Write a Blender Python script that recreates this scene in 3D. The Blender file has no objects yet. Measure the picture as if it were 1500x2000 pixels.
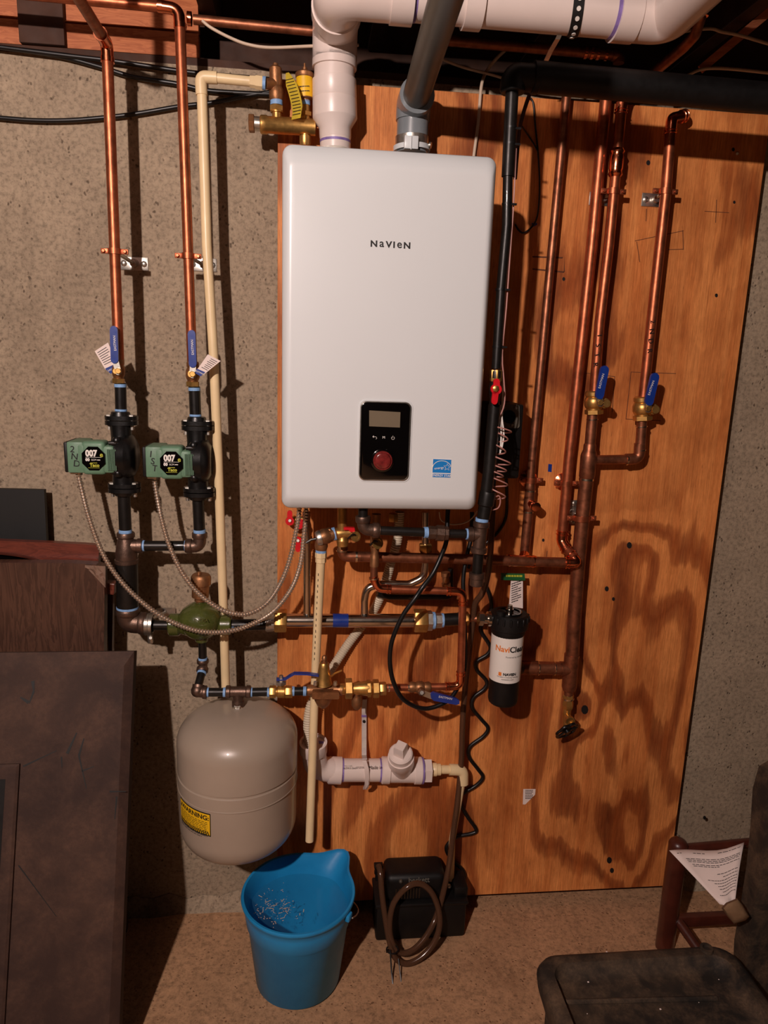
import bpy, bmesh, math, random
from mathutils import Vector, Matrix
random.seed(7)
SC = bpy.context.scene
COL = SC.collection
# ------------------------------------------------------------------ camera, world, light, exposure
F, H, D = 1400.0, 1.66, 1.92           # focal length in pixels of a 1500x2000 frame, eye height, distance to the concrete wall
pitch, yaw, roll = 0.21356821, 0.10929065, 0.03304527
cy, sy, cp, sp = math.cos(yaw), math.sin(yaw), math.cos(pitch), math.sin(pitch)
fwd = Vector((sy*cp, cy*cp, -sp)); r0 = Vector((cy, -sy, 0)); u0 = r0.cross(fwd)
right = math.cos(roll)*r0 + math.sin(roll)*u0
up = -math.sin(roll)*r0 + math.cos(roll)*u0
CAM = Vector((0, -D, H))
cd = bpy.data.cameras.new('camera'); cam = bpy.data.objects.new('camera', cd); COL.objects.link(cam)
mw = Matrix((right, up, -fwd)).transposed().to_4x4(); mw.translation = CAM
cam.matrix_world = mw
cd.sensor_fit = 'VERTICAL'; cd.sensor_height = 36; cd.sensor_width = 27; cd.lens = F*36/2000; cd.clip_start = .02
SC.camera = cam
w = bpy.data.worlds.new('dim_basement'); SC.world = w; w.use_nodes = True
w.node_tree.nodes['Background'].inputs[0].default_value = (1, .72, .58, 1)
w.node_tree.nodes['Background'].inputs[1].default_value = .006
ld = bpy.data.lights.new('bare_bulb', 'POINT'); ld.energy = 232; ld.color = (1, .83, .765); ld.shadow_soft_size = .03
lo = bpy.data.objects.new('bare_bulb', ld); COL.objects.link(lo); lo.location = (-.78, -2.5, H+.79)
SC.view_settings.view_transform = 'Standard'; SC.view_settings.look = 'None'
SC.view_settings.exposure = 0.0; SC.view_settings.gamma = 1; SC.view_settings.use_curve_mapping = False

# ------------------------------------------------------------------ measuring: a pixel plus a real distance from the wall gives a point
def ray(x, y): return right*((x-750)/F) - up*((y-1000)/F) + fwd
def P(x, y, d): v = ray(x, y); return CAM + v*((D-d)/v.y)
def PZ(x, y, z): v = ray(x, y); return CAM + v*((z-H)/v.z)
def S(p): return (p-CAM).dot(fwd)/F            # metres per pixel at a point
def V(*a): return Vector(a)
PW = .05                               # face of the plywood, furred out from the concrete

# ------------------------------------------------------------------ materials
def lin(c): return tuple((x/255/12.92 if x/255 <= .04045 else ((x/255+.055)/1.055)**2.4) for x in c)
MATS = {}
class NT:
    def __init__(s, name):
        s.m = bpy.data.materials.new(name); s.m.use_nodes = True; s.t = s.m.node_tree; s.b = s.t.nodes['Principled BSDF']; s.out = s.t.nodes['Material Output']; MATS[name] = s.m
    def n(s, typ, **k):
        nd = s.t.nodes.new(typ)
        for a, v in k.items():
            if a in nd.inputs: nd.inputs[a].default_value = v
            else: setattr(nd, a, v)
        return nd
    def l(s, a, b): s.t.links.new(a, b)
    def coord(s, sc=(1, 1, 1)):
        c = s.n('ShaderNodeTexCoord'); mp = s.n('ShaderNodeMapping'); mp.inputs['Scale'].default_value = sc; s.l(c.outputs['Object'], mp.inputs['Vector']); return mp.outputs['Vector']
    def noise(s, vec, scale, detail=3, rough=.5, dist=0):
        nd = s.n('ShaderNodeTexNoise'); nd.inputs['Scale'].default_value = scale; nd.inputs['Detail'].default_value = detail; nd.inputs['Roughness'].default_value = rough; nd.inputs['Distortion'].default_value = dist
        s.l(vec, nd.inputs['Vector']); return nd.outputs['Fac']
    def ramp(s, fac, stops):
        nd = s.n('ShaderNodeValToRGB'); e = nd.color_ramp.elements
        while len(e) < len(stops): e.new(.5)
        for i, (p, c) in enumerate(stops): e[i].position = p; e[i].color = (*c, 1) if len(c) == 3 else c
        s.l(fac, nd.inputs[0]); return nd.outputs[0]
    def mix(s, fac, a, b, mode='MIX'):
        nd = s.n('ShaderNodeMix', data_type='RGBA', blend_type=mode)
        for i, x in ((0, fac), (6, a), (7, b)):
            if isinstance(x, (int, float)): nd.inputs[i].default_value = x
            elif isinstance(x, tuple): nd.inputs[i].default_value = (*x, 1)
            else: s.l(x, nd.inputs[i])
        return nd.outputs[2]
    def math(s, op, a, b=0.0):
        nd = s.n('ShaderNodeMath', operation=op)
        for i, x in enumerate((a, b)):
            if isinstance(x, (int, float)): nd.inputs[i].default_value = x
            else: s.l(x, nd.inputs[i])
        return nd.outputs[0]
    def bump(s, h, st, dist=.002):
        nd = s.n('ShaderNodeBump'); nd.inputs['Strength'].default_value = st; nd.inputs['Distance'].default_value = dist; s.l(h, nd.inputs['Height']); s.l(nd.outputs[0], s.b.inputs['Normal'])
def mat(name, c, rough=.5, metal=0.0, var=.15, scale=25, bump=0, bscale=300, coat=0, spec=.5, c2=None):
    m = NT(name); c = lin(c); v = m.coord()
    a = tuple(x*(1-var) for x in c); b = tuple(min(1, x*(1+var)) for x in c)
    if c2: b = lin(c2)
    f = m.noise(v, scale, 4, .6)
    m.l(m.ramp(f, [(.3, a), (.7, b)]), m.b.inputs['Base Color'])
    m.b.inputs['Metallic'].default_value = metal; m.b.inputs['Coat Weight'].default_value = coat; m.b.inputs['Specular IOR Level'].default_value = spec
    rr = m.n('ShaderNodeMapRange'); rr.inputs[3].default_value = max(.03, rough*.8); rr.inputs[4].default_value = min(1, rough*1.25); m.l(m.noise(v, scale*2.3, 3), rr.inputs[0]); m.l(rr.outputs[0], m.b.inputs['Roughness'])
    if bump: m.bump(m.noise(v, bscale, 3), bump, .001)
    return m.m
def concrete(name, c, dark, floor=False):
    m = NT(name); v = m.coord()
    big = m.noise(v, 1.3, 4, .6); mid = m.noise(v, 9, 5, .65); fine = m.noise(v, 90, 4, .7)
    col = m.mix(big, tuple(x*.78 for x in lin(c)), tuple(x*1.2 for x in lin(c)))
    col = m.mix(m.math('MULTIPLY', m.ramp(mid, [(.36, (0, 0, 0)), (.66, (1, 1, 1))]), .42 if not floor else .5), col, tuple(x*.62 for x in lin(c)))
    col = m.mix(.62, col, m.ramp(fine, [(.3, (.22,)*3), (.52, (.98,)*3), (.75, (1.3,)*3)]), 'MULTIPLY')
    pv = m.coord((1, 1, .75) if not floor else (1, 1, 1))
    pit = m.n('ShaderNodeTexVoronoi', feature='F1'); pit.inputs['Scale'].default_value = 95; pit.inputs['Randomness'].default_value = 1
    wv = m.n('ShaderNodeVectorMath', operation='ADD'); nv = m.n('ShaderNodeTexNoise'); nv.inputs['Scale'].default_value = 60; m.l(v, nv.inputs['Vector']); sv = m.n('ShaderNodeVectorMath', operation='SCALE'); sv.inputs['Scale'].default_value = .012; m.l(nv.outputs['Color'], sv.inputs[0]); m.l(pv, wv.inputs[0]); m.l(sv.outputs[0], wv.inputs[1]); m.l(wv.outputs[0], pit.inputs['Vector'])
    gate = m.ramp(m.noise(v, 45, 3), [(.52, (0, 0, 0)), (.62, (1, 1, 1))])
    pm = m.math('MULTIPLY', m.ramp(pit.outputs['Distance'], [(.14, (1, 1, 1)), (.33, (0, 0, 0))]), gate)
    col = m.mix(m.math('MULTIPLY', pm, .75), col, lin(dark))
    st = m.ramp(m.noise(m.coord((1, 1, .35)), 2.4, 5, .7, .5), [(.56, (0, 0, 0)), (.72, (1, 1, 1))])
    col = m.mix(m.math('MULTIPLY', st, (.38 if not floor else .75)), col, lin(dark))
    if not floor:                                        # salt bloom low on the wall beyond the plywood
        sx_ = m.n('ShaderNodeSeparateXYZ'); m.l(m.n('ShaderNodeTexCoord').outputs['Object'], sx_.inputs[0])
        zz = m.n('ShaderNodeMapRange'); zz.inputs[1].default_value = -.90; zz.inputs[2].default_value = -.99; m.l(m.math('ADD', sx_.outputs['Z'], m.math('MULTIPLY', m.noise(v, 14, 4, .7), .12)), zz.inputs[0])
        xx = m.n('ShaderNodeMapRange'); xx.inputs[1].default_value = .66; xx.inputs[2].default_value = .74; m.l(sx_.outputs['X'], xx.inputs[0])
        wn = m.ramp(m.noise(v, 120, 4, .7), [(.45, (0, 0, 0)), (.62, (.6,)*3)])
        col = m.mix(m.math('MULTIPLY', m.math('MULTIPLY', zz.outputs[0], xx.outputs[0]), wn), col, lin((196, 178, 160)))
    m.l(col, m.b.inputs['Base Color']); m.b.inputs['Roughness'].default_value = .85; m.b.inputs['Specular IOR Level'].default_value = .25
    h = m.math('SUBTRACT', m.math('ADD', m.math('MULTIPLY', fine, .5), mid), m.math('MULTIPLY', pm, 1.2)); m.bump(h, .5, .004)
    return m.m
def plywood(name):
    m = NT(name)
    def cs(sc, loc=(0, 0, 0)):
        o = m.coord(sc); o.node.inputs['Location'].default_value = loc; return o
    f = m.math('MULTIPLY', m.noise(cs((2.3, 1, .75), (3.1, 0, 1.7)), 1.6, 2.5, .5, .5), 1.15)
    oc = m.n('ShaderNodeTexCoord').outputs['Object']                # the veneer's own figure: growth-ring islands round its knots
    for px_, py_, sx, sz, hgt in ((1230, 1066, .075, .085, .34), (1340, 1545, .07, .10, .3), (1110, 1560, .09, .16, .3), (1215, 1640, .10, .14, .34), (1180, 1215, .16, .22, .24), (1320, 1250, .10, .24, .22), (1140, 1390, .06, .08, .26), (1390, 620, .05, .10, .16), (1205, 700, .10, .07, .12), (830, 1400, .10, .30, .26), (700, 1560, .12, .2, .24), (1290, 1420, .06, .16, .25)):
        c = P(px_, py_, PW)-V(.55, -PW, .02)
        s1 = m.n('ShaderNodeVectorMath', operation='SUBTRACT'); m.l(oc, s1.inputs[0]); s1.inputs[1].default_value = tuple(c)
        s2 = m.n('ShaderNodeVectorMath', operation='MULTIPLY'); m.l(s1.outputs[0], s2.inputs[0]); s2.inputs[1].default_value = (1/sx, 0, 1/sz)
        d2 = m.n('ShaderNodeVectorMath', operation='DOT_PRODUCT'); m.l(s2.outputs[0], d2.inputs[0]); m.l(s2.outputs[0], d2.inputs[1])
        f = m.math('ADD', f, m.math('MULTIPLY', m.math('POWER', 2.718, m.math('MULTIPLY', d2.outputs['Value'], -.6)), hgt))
    f = m.math('ADD', f, m.math('MULTIPLY', m.noise(cs((24, 1, 1.2)), 2.5, 4, .65), .11))
    ring = m.math('FRACT', m.math('MULTIPLY', f, 4.6))
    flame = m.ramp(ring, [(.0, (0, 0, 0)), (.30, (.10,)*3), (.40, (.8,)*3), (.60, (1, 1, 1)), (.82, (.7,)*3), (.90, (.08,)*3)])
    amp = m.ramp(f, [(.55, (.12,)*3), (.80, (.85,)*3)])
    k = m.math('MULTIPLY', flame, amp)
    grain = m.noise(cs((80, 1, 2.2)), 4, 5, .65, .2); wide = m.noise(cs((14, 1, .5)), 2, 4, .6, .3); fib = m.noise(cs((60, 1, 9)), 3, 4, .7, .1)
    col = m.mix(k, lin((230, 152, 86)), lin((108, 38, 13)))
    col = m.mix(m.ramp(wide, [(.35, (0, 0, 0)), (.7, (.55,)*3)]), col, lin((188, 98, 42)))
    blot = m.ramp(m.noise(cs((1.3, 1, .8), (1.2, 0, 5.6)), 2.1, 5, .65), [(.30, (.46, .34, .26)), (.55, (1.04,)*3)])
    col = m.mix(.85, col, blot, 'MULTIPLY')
    col = m.mix(.6, col, m.ramp(grain, [(.3, (.6, .5, .42)), (.6, (1.12,)*3)]), 'MULTIPLY')
    col = m.mix(.45, col, m.ramp(fib, [(.3, (.62, .54, .48)), (.62, (1.15,)*3)]), 'MULTIPLY')
    pores = m.ramp(m.noise(cs((90, 1, 12)), 3, 3, .6), [(.64, (0, 0, 0)), (.72, (1, 1, 1))])
    col = m.mix(m.math('MULTIPLY', pores, .45), col, lin((74, 32, 14)))
    m.l(col, m.b.inputs['Base Color']); m.b.inputs['Roughness'].default_value = .55; m.b.inputs['Specular IOR Level'].default_value = .3
    m.bump(m.math('ADD', grain, fib), .2, .0015)
    return m.m
def wood(name, c1, c2, sc=(1, 1, 1), rough=.45, coat=0):
    m = NT(name); v = m.coord(sc)
    g = m.noise(v, 6, 5, .6, .6); f = m.math('FRACT', m.math('MULTIPLY', g, 7))
    col = m.mix(m.ramp(f, [(0, (0, 0, 0)), (.8, (1, 1, 1)), (1, (0, 0, 0))]), lin(c1), lin(c2))
    m.l(col, m.b.inputs['Base Color']); m.b.inputs['Roughness'].default_value = rough; m.b.inputs['Coat Weight'].default_value = coat
    m.bump(g, .15, .001); return m.m
def dusty(name, c, dust, amt=.5, rough=.75, scale=14):
    m = NT(name); v = m.coord(); f = m.noise(v, scale, 6, .7, .3); f2 = m.noise(v, scale*9, 4, .7); f3 = m.noise(v, scale*.25, 3, .6)
    k = m.math('MULTIPLY', m.ramp(f, [(.42, (0, 0, 0)), (.66, (1, 1, 1))]), m.ramp(f2, [(.35, (.4,)*3), (.6, (1, 1, 1))]))
    k = m.math('MULTIPLY', m.math('ADD', k, m.ramp(f3, [(.4, (0, 0, 0)), (.7, (.5,)*3)])), amt)
    m.l(m.mix(k, lin(c), lin(dust)), m.b.inputs['Base Color']); m.b.inputs['Roughness'].default_value = rough; m.b.inputs['Specular IOR Level'].default_value = .3
    m.bump(m.math('ADD', f, f2), .25, .002); return m.m
def clearish(name, c, tr, rough=.12):
    m = NT(name); m.b.inputs['Base Color'].default_value = (*lin(c), 1); m.b.inputs['Roughness'].default_value = rough
    t = m.n('ShaderNodeBsdfTransparent'); mx = m.n('ShaderNodeMixShader'); mx.inputs[0].default_value = tr
    t.inputs[0].default_value = (*[min(1, x*1.6+(.25 if name != 'water' else .6)) for x in lin(c)], 1)
    m.l(m.b.outputs[0], mx.inputs[1]); m.l(t.outputs[0], mx.inputs[2]); m.l(mx.outputs[0], m.out.inputs[0]); return m.m
concrete('concrete', (166, 147, 124), (64, 50, 40)); concrete('floor_concrete', (184, 142, 106), (98, 62, 42), True)
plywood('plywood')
mat('copper', (178, 100, 68), .42, .88, .35, 30); mat('copper_bright', (236, 140, 100), .2, 1, .15, 60); mat('copper_old', (150, 94, 68), .44, .88, .4, 45)
mat('solder', (225, 205, 180), .25, 1, .1); mat('brass', (206, 160, 92), .38, .9, .2, 60); mat('bronze', (156, 110, 74), .46, .8, .25, 60, .25, 400)
mat('cast_iron', (110, 88, 76), .42, .85, .25, 60, .35, 420); mat('black_steel', (30, 27, 25), .38, .4, .35, 40, coat=.1)
mat('stainless', (205, 192, 178), .2, 1, .08, 30); mat('galvanized', (198, 192, 182), .34, .95, .2, 60)
mat('enamel_white', (214, 218, 219), .3, 0, .012, 2, coat=.25); mat('white_pvc', (226, 210, 202), .32, 0, .03, 14, coat=.15)
mat('gray_pvc', (80, 74, 64), .42, 0, .12, 8); mat('gray_fitting', (122, 128, 132), .3, 0, .08, 10, coat=.3)
mat('cream_cpvc', (232, 206, 160), .38, 0, .05, 20); mat('cream_hose', (206, 192, 168), .5, 0, .1, 20)
mat('tape', (128, 168, 214), .5, 0, .2, 120); mat('blue_vinyl', (24, 52, 132), .3, 0, .12, 40, coat=.25); mat('red_plastic', (206, 22, 34), .35, 0, .1, 40, coat=.2)
mat('pump_green', (96, 130, 104), .48, 0, .08, 40, .1, 500); mat('separator_green', (72, 78, 34), .26, 0, .15, 40, .25, 260, coat=.5)
mat('black_paint', (14, 13, 13), .32, 0, .3, 50, .15, 400); mat('black_plastic', (13, 11, 11), .5, 0, .3, 30, spec=.35); mat('black_rubber', (13, 12, 13), .38, 0, .3, 30)
mat('gloss_black', (8, 6, 6), .1, 0, .2, 10, coat=.6); mat('screen', (112, 100, 82), .3, 0, .04, 5); mat('maroon', (112, 36, 34), .2, 0, .5, 90, coat=.5)
mat('ink', (14, 10, 10), .6, 0, .1); mat('orange_ink', (222, 122, 44), .5, 0, .05); mat('white_ink', (232, 226, 218), .5, 0, .03); mat('lime_ink', (178, 178, 50), .5, 0, .05)
mat('blue_print', (20, 122, 196), .4, 0, .04); mat('paper', (232, 214, 206), .7, 0, .04, 8); mat('label_white', (228, 222, 214), .4, 0, .02)
mat('tank_gray', (160, 144, 128), .33, 0, .05, 7, coat=.25); mat('yellow', (236, 186, 24), .45, 0, .05); mat('yellow_tag', (196, 170, 50), .5, 0, .15, 60)
mat('purple', (130, 108, 170), .5, 0, .3, 60); mat('bucket_blue', (26, 134, 196), .4, 0, .1, 9, .1, 200, c2=(34, 146, 206)); mat('salmon', (176, 122, 112), .5, 0, .1)
mat('white_cable', (200, 178, 156), .5, 0, .1); mat('joist', (64, 38, 25), .8, 0, .3, 12); mat('dark_board', (13, 12, 11), .6, 0, .3, 6); mat('box_gray', (92, 86, 76), .5, .4, .2)
mat('pencil', (92, 50, 28), .8, 0, .2); mat('green_card', (20, 84, 44), .4, 0, .2); mat('mahogany', (72, 31, 21), .35, 0, .3, 20, coat=.3)
wood('rim_wood', (190, 112, 66), (164, 88, 48), (1.2, 1, 9), .7); wood('laminate', (84, 56, 43), (60, 38, 28), (5, 1, .7), .4, .1); wood('red_wood', (110, 50, 35), (88, 38, 26), (1.2, 1, 6), .4, .2)
dusty('dusty_panel', (52, 35, 29), (90, 64, 50), .6, .7, 9); dusty('dusty_black', (32, 27, 23), (96, 76, 58), .75, .75, 16); dusty('dusty_tan', (120, 92, 66), (160, 128, 96), .6)
clearish('vinyl_tube', (96, 66, 48), .38); clearish('water', (70, 140, 184), .82, .08); clearish('clear_wrap', (190, 160, 140), .6, .1); mat('conduit', (214, 196, 178), .36, .85, .1, 60)
dusty('dirty_white', (200, 190, 180), (120, 96, 130), .3, .5, 40)

# ------------------------------------------------------------------ mesh building
class MB:
    def __init__(s): s.v = []; s.f = []
    def add(s, vs, fs):
        o = len(s.v); s.v += [Vector(x) for x in vs]; s.f += [tuple(i+o for i in f) for f in fs]; return s
    def rings(s, rs, cap=True, closed=False):
        n = len(rs[0]); vs = [p for r in rs for p in r]; fs = []
        m = len(rs)
        for i in range(m if closed else m-1):
            j = (i+1) % m
            for k in range(n):
                k2 = (k+1) % n
                fs.append((i*n+k, i*n+k2, j*n+k2, j*n+k))
        if cap and not closed: fs += [tuple(range(n-1, -1, -1)), tuple((m-1)*n+k for k in range(n))]
        return s.add(vs, fs)
    def lathe(s, A, B, prof, n=20, cap=True, flat=0):
        A = Vector(A); B = Vector(B); ax = B-A; t = ax.normalized(); x = t.orthogonal() if abs(t.y) > .9 else t.cross(V(0, 1, 0)).normalized()
        x.normalize(); y = t.cross(x)
        rs = []
        for q, r in prof:
            c = A+ax*q; rs.append([c+(x*math.cos(2*math.pi*(k+flat)/n)+y*math.sin(2*math.pi*(k+flat)/n))*r for k in range(n)])
        return s.rings(rs, cap)
    def tube(s, pts, r, n=12, cap=True, closed=False):
        pts = [Vector(p) for p in pts]; m = len(pts); R = r if isinstance(r, (list, tuple)) else [r]*m
        rs = []; x = None
        for i, p in enumerate(pts):
            a = pts[(i-1) % m] if (i > 0 or closed) else p; b = pts[(i+1) % m] if (i < m-1 or closed) else p
            t = (b-a).normalized()
            if x is None: x = t.orthogonal()
            x = x-t*x.dot(t)
            if x.length < 1e-6: x = t.orthogonal()
            x.normalize(); y = t.cross(x)
            rs.append([p+(x*math.cos(2*math.pi*k/n)+y*math.sin(2*math.pi*k/n))*R[i] for k in range(n)])
        return s.rings(rs, cap, closed)
    def prism(s, poly, off):
        n = len(poly); off = Vector(off); a = [Vector(p) for p in poly]
        return s.add(a+[p+off for p in a], [tuple(range(n)), tuple(range(2*n-1, n-1, -1))]+[(i, i+n, (i+1) % n+n, (i+1) % n) for i in range(n)])
    def box(s, c, sz, rot=None, bev=0.0, seg=2):
        bm = bmesh.new(); bmesh.ops.create_cube(bm, size=1)
        for q in bm.verts: q.co = V(q.co.x*sz[0], q.co.y*sz[1], q.co.z*sz[2])
        if bev: bmesh.ops.bevel(bm, geom=bm.edges[:], offset=bev, segments=seg, affect='EDGES', profile=.5)
        bm.verts.index_update()
        c = Vector(c)
        s.add([c+(rot @ q.co if rot else q.co) for q in bm.verts], [tuple(q.index for q in f.verts) for f in bm.faces]); bm.free(); return s
    def ball(s, c, r, n=12, sc=(1, 1, 1)):
        c = Vector(c); rs = []
        for i in range(1, n//2):
            a = math.pi*i/(n//2); rs.append([c+V(math.sin(a)*math.cos(2*math.pi*k/n)*r*sc[0], math.sin(a)*math.sin(2*math.pi*k/n)*r*sc[1], math.cos(a)*r*sc[2]) for k in range(n)])
        return s.rings(rs)
    # pixel helpers (point = pixel x, pixel y, distance from the wall)
    def L(s, a, b, prof, n=20, cap=True, flat=0):
        A = P(*a); B = P(*b); k = S((A+B)/2); return s.lathe(A, B, [(t, q*k) for t, q in prof], n, cap, flat)
    def hexa(s, a, b, wd): return s.L(a, b, [(0, wd*.93), (.08, wd), (.92, wd), (1, wd*.93)], 6, True, .5)
    def T(s, pts, wd, n=12, fil=0, cr=0, cap=True):
        q = [P(*p) for p in pts]; k = S(q[len(q)//2])
        if fil: q = fillet(q, fil*k)
        if cr: q = smooth(q, cr)
        return s.tube(q, wd*k/2, n, cap)
    def plate(s, px, d, th): return s.prism([P(x, y, d) for x, y in px], (0, -th, 0))
    def build(s, name, m, parent=None, smooth=True, ang=38):
        o = V(0, 0, 0)
        if parent is not None: o = wloc(parent)
        elif s.v: o = sum(s.v, V(0, 0, 0))/len(s.v)
        me = bpy.data.meshes.new(name); me.from_pydata([tuple(p-o) for p in s.v], [], s.f)
        bm = bmesh.new(); bm.from_mesh(me); bmesh.ops.recalc_face_normals(bm, faces=bm.faces); bm.to_mesh(me); bm.free()
        if smooth:
            me.polygons.foreach_set('use_smooth', [True]*len(me.polygons)); me.set_sharp_from_angle(angle=math.radians(ang))
        me.materials.append(MATS[m]); ob = bpy.data.objects.new(name, me); COL.objects.link(ob)
        if parent is not None: ob.parent = parent
        else: ob.location = o
        return ob
def wloc(o):
    l = o.location.copy()
    while o.parent: o = o.parent; l += o.location
    return l
def fillet(q, rad, k=6):
    out = [q[0]]
    for i in range(1, len(q)-1):
        a, b, c = q[i-1], q[i], q[i+1]; u = (a-b); w2 = (c-b); lu, lw = u.length, w2.length; u.normalize(); w2.normalize()
        ang = u.angle(w2, math.pi); t = min(rad/math.tan(ang/2) if ang < 3.1 else 0, lu*.49, lw*.49)
        p0, p2 = b+u*t, b+w2*t
        for j in range(k+1):
            f = j/k; out.append(p0*(1-f)**2+b*2*f*(1-f)+p2*f*f)
    return out+[q[-1]]
def smooth(q, k):
    out = []
    for i in range(len(q)-1):
        p0 = q[max(i-1, 0)]; p1 = q[i]; p2 = q[i+1]; p3 = q[min(i+2, len(q)-1)]
        for j in range(k):
            t = j/k; out.append(.5*((2*p1)+(p2-p0)*t+(2*p0-5*p1+4*p2-p3)*t*t+(3*p1-p0-3*p2+p3)*t**3))
    return out+[q[-1]]
def resample(q, st):
    out = [q[0]]; need = st
    for a, b in zip(q, q[1:]):
        l = (b-a).length; pos = 0
        while l-pos >= need: pos += need; out.append(a+(b-a)*(pos/l)); need = st
        need -= l-pos
    return out
def corr(pts, wd, pitchm, amp, cr=8):
    q = [P(*p) for p in pts]; k = S(q[len(q)//2]); r = wd*k/2
    q = resample(smooth(q, cr), pitchm/4); prof = (1, .35, -.9, .35)
    return MB().tube(q, [r+amp*prof[i % 4] for i in range(len(q))], 10)
def clampd(p): return (p[0], p[1], max(p[2], PW+.007)) if 545 < p[0] < 1420 and p[1] > 155 else p
def rr(x0, y0, x1, y1, r, k=4, sk=0.0):
    out = []
    for cx, cyy, a0 in ((x1-r, y0+r, -90), (x1-r, y1-r, 0), (x0+r, y1-r, 90), (x0+r, y0+r, 180)):
        for j in range(k+1):
            a = math.radians(a0+90*j/k); out.append((cx+r*math.cos(a), cyy+r*math.sin(a)))
    return [(x+sk*(y-y0), y) for x, y in out]
def capsule(a, b, wd, k=5):
    a = Vector(a); b = Vector(b); u = (b-a).normalized(); n = V2(-u.y, u.x); out = []
    for c, s0 in ((b, 1), (a, -1)):
        for j in range(k+1):
            t = -math.pi/2+math.pi*j/k; out.append(tuple(c+(u*math.cos(t)*s0+n*math.sin(t)*s0)*wd/2))
    return out
def V2(x, y): return Vector((x, y))
def circ(cx, cyy, r, n=20, ry=None): return [(cx+r*math.cos(2*math.pi*k/n), cyy+(ry or r)*math.sin(2*math.pi*k/n)) for k in range(n)]
def tag(o, label, cat, group=None):
    o['label'] = label; o['category'] = cat
    if group: o['group'] = group
    return o
def thing(name, label, cat, loc, group=None):
    o = bpy.data.objects.new(name, None); COL.objects.link(o); o.location = loc; o.empty_display_size = .02; return tag(o, label, cat, group)
def text(body, org, h, m, parent, rot=0.0, wrap=None, bold=0.0, align='CENTER', name='lettering', stretch=1.0, ext=.0003, normal=None):
    cu = bpy.data.curves.new('t', 'FONT'); cu.body = body; cu.size = 1.0; cu.align_x = align; cu.align_y = 'CENTER'; cu.offset = bold; cu.resolution_u = 3
    ob = bpy.data.objects.new('t', cu); COL.objects.link(ob); dg = bpy.context.evaluated_depsgraph_get(); dg.update()
    me = bpy.data.meshes.new_from_object(ob.evaluated_get(dg)); bpy.data.objects.remove(ob)
    c, s_ = math.cos(math.radians(rot)), math.sin(math.radians(rot)); h = h/.72; mb = MB(); org = Vector(org)
    vs = []
    for q in me.vertices:
        x, y = q.co.x*h*stretch, q.co.y*h; x, y = x*c-y*s_, x*s_+y*c
        vs.append(wrap(x, y) if wrap else org+(V(x, -ext, y) if normal is None else normal(x, y)))
    mb.add(vs, [tuple(p.vertices) for p in me.polygons]); bpy.data.meshes.remove(me)
    return mb.build(name, m, parent, False)
def lines(mb, x0, y0, x1, y1, rows, d, skew=0.0, hgt=.42):
    """rows of small printed words between two pixel corners"""
    st = (y1-y0)/rows
    for r in range(rows):
        x = x0; end = x1-(random.random()*.35*(x1-x0) if r % 3 == 2 else 0)
        while x < end:
            wl = min((x1-x0)*random.uniform(.08, .2), end-x); y = y0+st*r+skew*(x-x0)
            mb.plate([(x, y), (x+wl, y+skew*wl), (x+wl, y+st*hgt+skew*wl), (x, y+st*hgt)], d, .0002); x += wl+(x1-x0)*.03
def part(name, m, parent, fn, *a, **k):
    mb = MB(); getattr(mb, fn)(*a, **k); return mb.build(name, m, parent)
def ring(parent, a, b, wd, m='tape', name='thread_tape'): return part(name, m, parent, 'L', a, b, [(0, wd), (1, wd)])
# ------------------------------------------------------------------ the setting
def struct(o): o['kind'] = 'structure'; return o
WT = 2.318
struct(MB().box((.5, .1, WT/2), (6.4, .2, WT)).build('wall_back', 'concrete', None, False))
struct(MB().box((.5, -2.2, -.05), (6.4, 5, .1)).build('floor', 'floor_concrete', None, False))
def mortar(name, x, xe):                                 # rough mortar fillet where the wall meets the floor
    pts = []
    while x < xe:
        j = .012+.016*random.random(); pts.append([V(x, .01, -.01), V(x, -j-.012, -.01), V(x, -j, .006+.008*random.random()), V(x, -.002, .03+.03*random.random())]); x += .05
    struct(MB().rings(pts).build(name, 'concrete', None))
mortar('trim_1', -2.0, -.11); mortar('trim_4', 1.23, 3.4)
JZ = 2.435; JT = JZ+.24
struct(MB().box((.5, .09, WT+.008), (6.4, .18, .016)).build('trim_2', 'joist', None, False))
XJ = -.262
rim = struct(MB().box((.5, .17, WT+.16), (6.4, .02, .36)).build('trim_3', 'joist', None, False))
for za, zb_, yy in ((2.336, 2.388, .016), (2.394, 2.462, .018), (2.468, 2.6, .02)):
    MB().box((-1.36, yy, (za+zb_)/2), (2.19, .026, zb_-za), None, .0015).build('rim_board', 'rim_wood', rim)
ceil = struct(MB().box((.5, -2.2, JT+.01), (6.4, 4.8, .02)).build('ceiling', 'joist', None, False))
for i in range(-2, 6):
    if i == -1: continue
    MB().box((XJ+.019+.4064*i, -2.15, (JZ+JT)/2), (.038, 4.6, JT-JZ), None, .002).build('joist', 'joist', ceil)
MB().box((P(84, 55, 0).x, -.006, 2.40), (.10, .016, .13), None, .002).build('shaded_blocking', 'joist', ceil)  # block in dark joist colour stands in for the shadow on this rim stretch

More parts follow.
